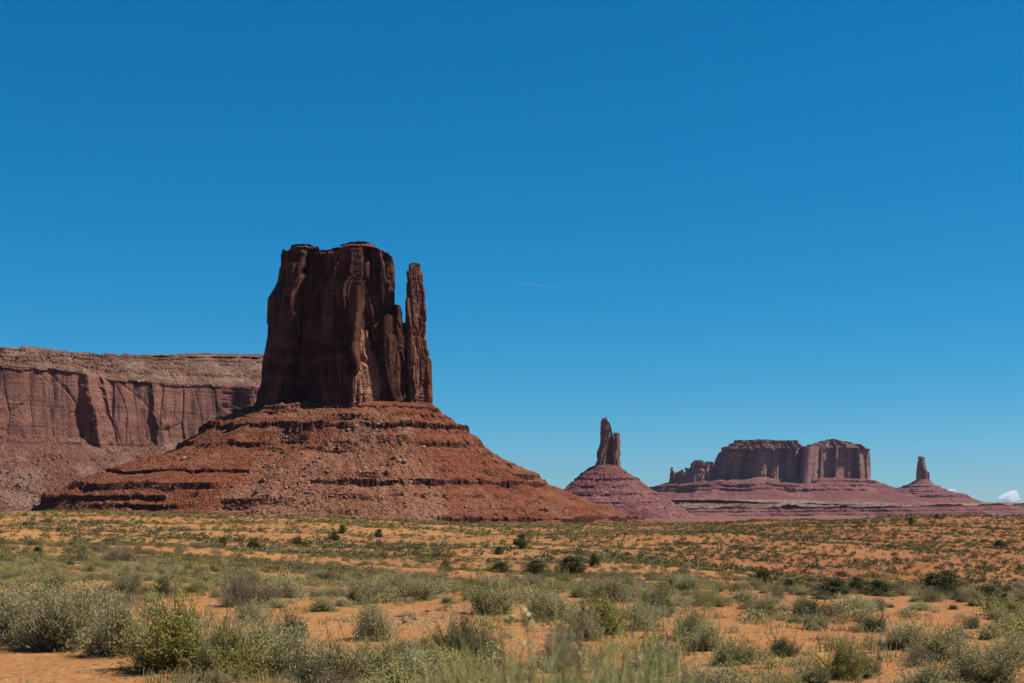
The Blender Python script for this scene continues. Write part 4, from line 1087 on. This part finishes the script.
pr_ = pr_ * np.where((fy_ > 90) & (fy_ < 190), 0.7, 1.0)
fok = (rg.uniform(0, 1, len(fx_)) < pr_)
fx_, fy_, fz, fpx = fx_[fok], fy_[fok], fz[fok], fpx[fok]
tn_ = np.array([[0.14, 0.128, 0.046], [0.21, 0.182, 0.068], [0.09, 0.088, 0.03], [0.25, 0.215, 0.05], [0.33, 0.26, 0.075], [0.27, 0.235, 0.115]])
tk = rg.choice(6, len(fx_), p=[0.28, 0.24, 0.17, 0.12, 0.09, 0.10])
yel = (fy_ > 430) & (rg.uniform(0, 1, len(fx_)) < 0.35) & (fpx < 760)
tk = np.where(yel, 4, tk)
tk = np.where((fpx > 700) & (rg.uniform(0, 1, len(fx_)) < 0.45), 2, tk)
tint = tn_[tk] * rg.uniform(0.55, 0.95, (len(fx_), 1))
sz_ = np.clip(rg.lognormal(-0.22, 0.5, len(fx_)), 0.3, 2.3)
hzs = sz_ * rg.uniform(0.7, 1.1, len(fx_))
nr = fy_ < 210
sz_ = np.where(nr, np.minimum(sz_, 1.15), sz_); hzs = np.where(nr, np.minimum(hzs, 1.0), hzs)
merged('scrub', LOWN, fx_[nr], fy_[nr], fz[nr] - 0.03, sz_[nr], hzs[nr], tint[nr], 'low grey green scrub standing in the dip beyond the near flat', 'scrub', M_SCRUB, 741)
merged('scrub', LOWS, fx_[~nr], fy_[~nr], fz[~nr] - 0.03, sz_[~nr], hzs[~nr], tint[~nr], 'low grey green scrub dotting the orange slopes under the buttes', 'scrub', M_SCRUB, 742)
gx2, gy2, gpx2 = scatter(48000, 85, 680, 1.9, 751, (-60, 1084))
gk = rg.uniform(0, 1, len(gx2)) < 0.15 + 0.8 * sstep(-0.1, 0.35, fbm(gx2 / 40, gy2 / 30, seed=753, oct=3))
gx2, gy2 = gx2[gk], gy2[gk]
STRAW = [grass_geo(1280 + i, n=12, W=0.9, H=0.38, bw=0.035, droop=1.0) for i in range(4)]
merged('straw', STRAW, gx2, gy2, ground_z(gx2, gy2), rg.uniform(0.8, 1.6, len(gx2)), rg.uniform(0.6, 1.1, len(gx2)), t0[rg.integers(0, 4, len(gx2))] * rg.uniform(0.9, 1.2, (len(gx2), 1)), 'pale straw grass scattered over the orange slopes beyond the dip', 'grass', M_SCRUB, 755)

lx, ly, lz = LOWFILL
ts_ = np.array([[0.24, 0.215, 0.10], [0.30, 0.255, 0.12], [0.25, 0.235, 0.06], [0.16, 0.15, 0.06], [0.33, 0.255, 0.105], [0.20, 0.14, 0.075]])
lt = ts_[rg.choice(6, len(lx), p=[0.22, 0.15, 0.25, 0.10, 0.22, 0.06])] * rg.uniform(0.8, 1.2, (len(lx), 1))
ls = np.clip(rg.lognormal(-1.05, 0.4, len(lx)), 0.16, 0.75)
merged('undergrowth', LOWN, lx, ly, lz - 0.02, ls, ls * rg.uniform(0.6, 1.1, len(lx)), lt, 'small straw and olive plants filling the gaps between the near shrubs', 'undergrowth', M_SCRUB, 765)

# ------------------------------------------------------------------ junipers
def juniper(seed, W, H):
    r = np.random.default_rng(seed)
    tr = []
    base = np.zeros(3)
    nb_ = 7
    ends = []
    N = 7; t = np.linspace(0, 1, N)[:, None]
    for k in range(nb_):
        a = 6.283 * k / nb_ + r.uniform(-.4, .4); out = r.uniform(0.15, 0.8); hh = r.uniform(0.5, 0.95) * H
        e = np.array([math.cos(a) * out * W * 0.42, math.sin(a) * out * W * 0.42, hh])
        p = base + (e - base) * np.hstack([t ** 1.5, t ** 1.5, t ** 0.85]) + r.normal(size=(N, 3)) * 0.03 * W * t
        tr.append(p); ends.append(e)
    sv, sf = tubes(np.array(tr), np.full(nb_, 0.035 * W), np.full(nb_, 0.008 * W))
    n_cl = 46
    az = r.uniform(0, 6.283, n_cl); u = r.uniform(0.02, 1, n_cl); R_ = np.sqrt(r.uniform(0.12, 1, n_cl))
    prof = np.sin(np.pi * np.clip(0.18 + 0.78 * u, 0, 1)) ** 0.7
    cc = np.stack([np.cos(az) * R_ * prof * W * 0.42, np.sin(az) * R_ * prof * W * 0.42, 0.10 * H + u * H * 0.82], -1)
    cc += r.normal(size=cc.shape) * 0.05 * W
    m = 95
    c = cc[:, None] + r.normal(size=(n_cl, m, 3)) * np.array([0.085 * W, 0.085 * W, 0.06 * H]) * r.uniform(0.6, 1.25, (n_cl, 1, 1))
    c = c.reshape(-1, 3); c[:, 2] = np.maximum(c[:, 2], 0.04)
    ax = r.normal(size=c.shape) + np.array([0, 0, 0.5]) + c * np.array([.4, .4, 0]) / W
    lv, lf = quads(c, ax, r.uniform(0.05, 0.12, len(c)) * W * 0.75, r.uniform(0.025, 0.06, len(c)) * W * 0.75, r)
    return mesh_np('crown', lv, lf, (M_JUN,)), mesh_np('trunk', sv, sf, (M_TRUNK,))
JV = [juniper(1400 + i, 1.0, 1.0) for i in range(6)]
JUN = [(521, 549, 15, 15, 'upright dark juniper alone on the slope below the foot of the big butte'),
       (571, 577, 31, 21, 'broad dark juniper, the largest one in the middle of the dip'),
       (536, 575, 24, 15, 'greyish half bare juniper left of the broad middle one'),
       (501, 573, 20, 11, 'low dark juniper left of the half bare one'),
       (594, 567, 12, 13, 'small juniper on the slope just right of the broad middle one'),
       (762, 587, 24, 18, 'dark ragged juniper in the dip, leftmost of the right hand row'),
       (790, 590, 15, 11, 'small juniper between the two larger ones left in the right hand row'),
       (832, 598, 33, 21, 'round dark juniper in the middle of the right hand row'),
       (857, 594, 18, 18, 'narrow dark juniper right of the round one'),
       (878, 596, 30, 18, 'wide low juniper near the right end of the row'),
       (941, 598, 52, 27, 'widest dark juniper clump of the right hand row'),
       (985, 601, 34, 18, 'low juniper touching the right side of the widest clump'),
       (1003, 606, 14, 14, 'small round juniper at the right end of the row'),
       (681, 582, 18, 13, 'small juniper in the dip between the middle and right groups'),
       (445, 569, 11, 8, 'tiny juniper in the dip left of centre'),
       (499, 554, 11, 8, 'tiny juniper below the upright one on the slope'),
       (379, 538, 9, 9, 'tiny round juniper on the slope under the talus foot'),
       (343, 534, 9, 9, 'tiny juniper on the slope near the talus foot, left of the round one'),
       (334, 541, 12, 9, 'small dark juniper left of the talus foot pair'),
       (297, 545, 11, 8, 'tiny dark juniper on the slope left of the butte middle'),
       (254, 550, 14, 11, 'small dark juniper on the left slope, right one of two'),
       (223, 545, 9, 8, 'small dark juniper on the left slope, left one of two'),
       (38, 554, 9, 8, 'tiny dark juniper near the left edge on the far slope'),
       (911, 526, 7, 9, 'tiny upright juniper on the skyline slope at the right'),
       (937, 519, 6, 5, 'tiny juniper on the right hand skyline under the mesas'),
       (1000, 548, 14, 8, 'small juniper high on the red slope at the right edge')]
for i, (px, py, wp, hp, lab) in enumerate(JUN):
    p = at_px(px, py); wm, hm = wp * p[1] / F, hp * p[1] / F
    o = link('juniper_tree', None, None, tuple(p - np.array([0, 0, 0.05])))
    cr, tk_ = JV[i % 6]
    link('crown', cr, o); link('trunk', tk_, o)
    o.scale = (wm / 0.95, wm / 0.95, hm / 0.98); o.rotation_euler = (0, 0, rg.uniform(0, 6.28))
    tag(o, lab, 'juniper', 'junipers in the dip and on the slopes')

# ------------------------------------------------------------------ stones on the gravel patch
STONES = [mesh_np('stone', v, f, (M_STONE,)) for v, f in ROCKS]
SP = [(406, 623, 13, 'largest pale stone on the gravel patch'), (416, 620, 9, 'flat pale stone behind the largest stone on the gravel patch'), (399, 617, 7, 'small pale stone at the upper edge of the gravel patch'),
      (551, 637, 9, 'pale stone on the sand right of the gravel patch'), (543, 626, 8, 'pale stone just behind the one right of the gravel patch'), (428, 612, 8, 'flat stone under the bush at the back of the gravel patch'), (447, 611, 8, 'stone at the far right corner of the gravel patch')]
for i, (px, py, wp, lab) in enumerate(SP):
    p = at_px(px, py); s_ = wp * p[1] / F * 0.5
    o = link('stone', STONES[i % 7], None, tuple(p + np.array([0, 0, 0.2 * s_]))); o.scale = (s_, s_, s_ * 0.8); o.rotation_euler = (0, 0, rg.uniform(0, 6.28))
    tag(o, lab, 'stone', 'stones on the near sand')
for i in range(60):
    px, py = (rg.normal(430, 34), rg.normal(620, 10)) if i < 40 else (rg.uniform(0, 1024), rg.uniform(612, 676))
    p = at_px(px, py); s_ = rg.uniform(2.0, 4.5) * p[1] / F * 0.5
    o = link('stone', STONES[rg.integers(7)], None, tuple(p + np.array([0, 0, 0.2 * s_]))); o.scale = (s_, s_ * rg.uniform(.7, 1.1), s_ * rg.uniform(.5, .9)); o.rotation_euler = (0, 0, rg.uniform(0, 6.28))
    tag(o, 'small pale stone scattered on the sand of the gravel patch' if i < 40 else 'small pale stone lying loose between the foreground shrubs', 'stone', 'stones on the near sand')
n = 7000
kx = np.concatenate([rg.normal(430, 42, n // 2), rg.uniform(-20, 1044, n // 2)]); ky = np.concatenate([rg.normal(621, 11, n // 2), rg.uniform(600, 682, n // 2)])
yy = HC * F / np.maximum(ky - HOR, 60); xx = (kx - 512) / F * yy
merged_rocks('gravel', np.stack([xx, yy, ground_z(xx, yy)], -1), rg.uniform(0.006, 0.012, n) * (1 + 2.2 * rg.uniform(0, 1, n) ** 6), M_STONE, 771, ('fine pale gravel scattered over the near sand', 'gravel'))

n = 6500
kx = rg.uniform(-20, 1044, n); ky = rg.uniform(588, 683, n); yy = HC * F / np.maximum(ky - HOR, 60); xx = (kx - 512) / F * yy
aa = rg.uniform(0, 6.283, n); tv_, tf_ = quads(np.stack([xx, yy, ground_z(xx, yy) + 0.012], -1), np.stack([np.cos(aa), np.sin(aa), rg.normal(size=n) * 0.08], -1), 0.04 + 0.22 * rg.uniform(0, 1, n) ** 3, rg.uniform(0.005, 0.014, n), rg)
o = link('litter', mesh_np('litter', tv_, tf_, (M_DRY,))); tag(o, 'dead twigs and leaf scraps lying on the near sand', 'litter', kind='stuff')

# ------------------------------------------------------------------ roadside grass close to the camera
for i in range(46):
    px = rg.normal(560, 72) if i < 38 else rg.uniform(800, 1000)
    y = rg.uniform(3.6, 5.6); x = (px - 512) / F * y
    hgt = rg.uniform(0.62, 0.95) if i < 38 else rg.uniform(0.5, 0.66)
    me = mesh_np('roadside_grass', *grass_geo(1500 + i, n=34, W=0.16, H=hgt, bw=0.0042, droop=0.42), (M_GREEN,))
    o = link('roadside_grass', me, None, (x, y, float(ground_z(x, y))))
    tag(o, 'blurred pale green grass tuft at the bottom edge, middle of the photo' if i < 38 else 'blurred pale grass tuft at the bottom edge, right part of the photo', 'grass tuft', 'roadside grass close to the viewer')
def stalk(name, px, y, top_py, label, seeds, m, curve=0.03):
    r = np.random.default_rng(int(px)); x = (px - 512) / F * y; z0 = float(ground_z(x, y)); zt = Z(top_py, y)
    t = np.linspace(0, 1, 14)[:, None]
    p = np.hstack([curve * np.sin(t * 3) + 0 * t, 0.05 * t, (zt - z0) * t])
    sv, sf = tubes(p[None], np.array([0.0035]), np.array([0.0015]))
    o = link(name, None, None, (x, y, z0)); tag(o, label, 'plant stalk')
    link('stem', mesh_np('stem', sv, sf, (M_DRY,)), o)
    k = r.uniform(0.55, 1.0, seeds); c = np.stack([np.interp(k, t[:, 0], p[:, i]) for i in range(3)], -1) + r.normal(size=(seeds, 3)) * 0.010
    lv, lf = quads(c, r.normal(size=c.shape) * 0.6 + np.array([0, 0, 0.8]), r.uniform(0.02, 0.045, seeds), r.uniform(0.007, 0.014, seeds), r)
    link('seed_head', mesh_np('seed_head', lv, lf, (m,)), o)
stalk('grass_stalk', 522, 4.2, 588, 'tall blurred pale seed stalk rising from the bottom middle', 46, M_SALT)
_ps = [o for o in bpy.data.objects if o.name.startswith('grass_stalk')][0]
_pv, _pf = ROCKS[0]; import bmesh as _bm
_b = _bm.new(); _bm.ops.create_icosphere(_b, subdivisions=3, radius=1.0); _v = np.array([q.co[:] for q in _b.verts]); _f = np.array([[w.index for w in q.verts] for q in _b.faces]); _b.free()
M_POD = leaf_mat('green_pod', (0.30, 0.34, 0.10), (0.36, 0.38, 0.14), (0.40, 0.36, 0.2), 0.2)
for _x, _y, _w in ((508, 620, 3.2), (512, 617, 2.6)):
    link('pod', mesh_np('pod', _v * np.array([_w * 1.5, _w, _w]) * 4.2 / F + np.array([X(_x, 4.2), 4.2, Z(_y, 4.2)]) - np.array(_ps.location), _f, (M_POD,), smooth=True), _ps)
stalk('grass_stalk', 587, 4.6, 600, 'blurred brown seed stalk right of the tall pale one', 40, M_DRY, -0.03)
stalk('grass_stalk', 627, 4.4, 612, 'blurred brown stalk leaning at the right of the roadside grass', 30, M_DRY, 0.06)
stalk('grass_stalk', 888, 4.4, 600, 'blurred brown seed stalk at the lower right', 44, M_DRY, -0.02)

# ------------------------------------------------------------------ clouds and the aircraft trail, beyond the haze
def puff_mat(name, dens, col=(1, 1, 1)):
    m = bpy.data.materials.new(name); m.use_nodes = True; t = m.node_tree
    t.nodes.remove(t.nodes['Principled BSDF'])
    d = t.nodes.new('ShaderNodeBsdfDiffuse'); d.inputs[0].default_value = (0.9, 0.9, 0.92, 1)
    tr = t.nodes.new('ShaderNodeBsdfTranslucent'); tr.inputs[0].default_value = (0.9, 0.9, 0.92, 1)
    a = t.nodes.new('ShaderNodeMixShader'); a.inputs[0].default_value = 0.5
    t.links.new(d.outputs[0], a.inputs[1]); t.links.new(tr.outputs[0], a.inputs[2])
    tp = t.nodes.new('ShaderNodeBsdfTransparent'); b = t.nodes.new('ShaderNodeMixShader'); b.inputs[0].default_value = dens
    t.links.new(tp.outputs[0], b.inputs[1]); t.links.new(a.outputs[0], b.inputs[2])
    t.links.new(b.outputs[0], t.nodes['Material Output'].inputs[0])
    return m
M_CLOUD = bpy.data.materials.new('cloud_vapour'); M_CLOUD.use_nodes = True
_ct = M_CLOUD.node_tree; _ct.nodes.remove(_ct.nodes['Principled BSDF'])
_cv = _ct.nodes.new('ShaderNodeVolumePrincipled'); _cv.inputs['Color'].default_value = (1, 1, 1, 1); _cv.inputs['Density'].default_value = 0.0045
_ct.links.new(_cv.outputs[0], _ct.nodes['Material Output'].inputs['Volume'])
M_TRAIL = puff_mat('trail_white', 0.06)
def cloud(px, py, D, blobs, label, seed):
    import bmesh
    r = np.random.default_rng(seed); bm = bmesh.new(); bmesh.ops.create_icosphere(bm, subdivisions=3, radius=1.0)
    v0 = np.array([q.co[:] for q in bm.verts]); f0 = np.array([[w.index for w in q.verts] for q in bm.faces]); bm.free()
    k = D / F; V, Fc = [], []
    for i, (dx, dy, rr) in enumerate(blobs):
        c = np.array([dx * k, r.uniform(-2, 2) * k, -dy * k])
        n = 1 + 0.35 * fbm(v0[:, 0] * 2 + i * 7, v0[:, 1] * 2, v0[:, 2] * 2, seed=seed + i, oct=3)
        V.append(v0 * n[:, None] * rr * k * np.array([1.25, 1.2, 0.8]) + c); Fc.append(f0 + i * len(v0))
    o = link('cloud', mesh_np('cloud', np.concatenate(V), np.concatenate(Fc), (M_CLOUD,), smooth=True), None, (X(px, D), D, Z(py, D)))
    tag(o, label, 'cloud')
cloud(1008, 496, 60000, [(-6, 2, 3.0), (-2, 0, 4.0), (2, -1, 4.2), (5, -3, 3.6), (7, 0, 3.4), (4, 3, 4.0), (-3, 3, 3.2), (9, 3, 2.2), (0, 3.5, 3.6)], 'small white puffy cloud low in the sky at the right edge', 881)
cloud(948, 490.5, 60000, [(-7, 0, 2.0), (-4, 0, 2.4), (0, 0, 2.4), (4, 0, 2.3), (7, 0.5, 1.6), (-2, 1, 2.2), (2, 1, 2.2)], 'faint low cloud bank just right of the pinnacle butte', 882)
D7 = 30000.0
tp_ = np.array([[X(px, D7) - X(538, D7), 0, Z(py, D7) - Z(286, D7)] for px, py in ((516, 284.2), (528, 284.8), (540, 285.6), (552, 286.6), (559, 287.4))])
tv, tf = tubes(tp_[None], np.array([4.0]), np.array([11.0]))
o = link('contrail', mesh_np('contrail', tv, tf, (M_TRAIL,)), None, (X(538, D7), D7, Z(286, D7)))
tag(o, 'short faint white aircraft trail in the blue sky', 'contrail')

# ------------------------------------------------------------------ desert air
hz_v = np.array([[x, y, z] for x in (-11000, 11000) for y in (-400, 13500) for z in (-140.0, 520.0)])
hz_f = np.array([[0, 1, 3, 2], [4, 6, 7, 5], [0, 4, 5, 1], [2, 3, 7, 6], [0, 2, 6, 4], [1, 5, 7, 3]])
hm_ = bpy.data.materials.new('desert_air'); hm_.use_nodes = True
ht = hm_.node_tree; ht.nodes.remove(ht.nodes['Principled BSDF'])
pv = ht.nodes.new('ShaderNodeVolumePrincipled')
pv.inputs['Color'].default_value = (0.66, 0.70, 1.0, 1); pv.inputs['Density'].default_value = 0.46e-5; pv.inputs['Anisotropy'].default_value = 0.2
ht.links.new(pv.outputs[0], ht.nodes['Material Output'].inputs['Volume'])
o = link('haze', mesh_np('haze', hz_v, hz_f, (hm_,)))
tag(o, 'thin bluish desert air between the viewer and the far mesas', 'haze', kind='stuff')
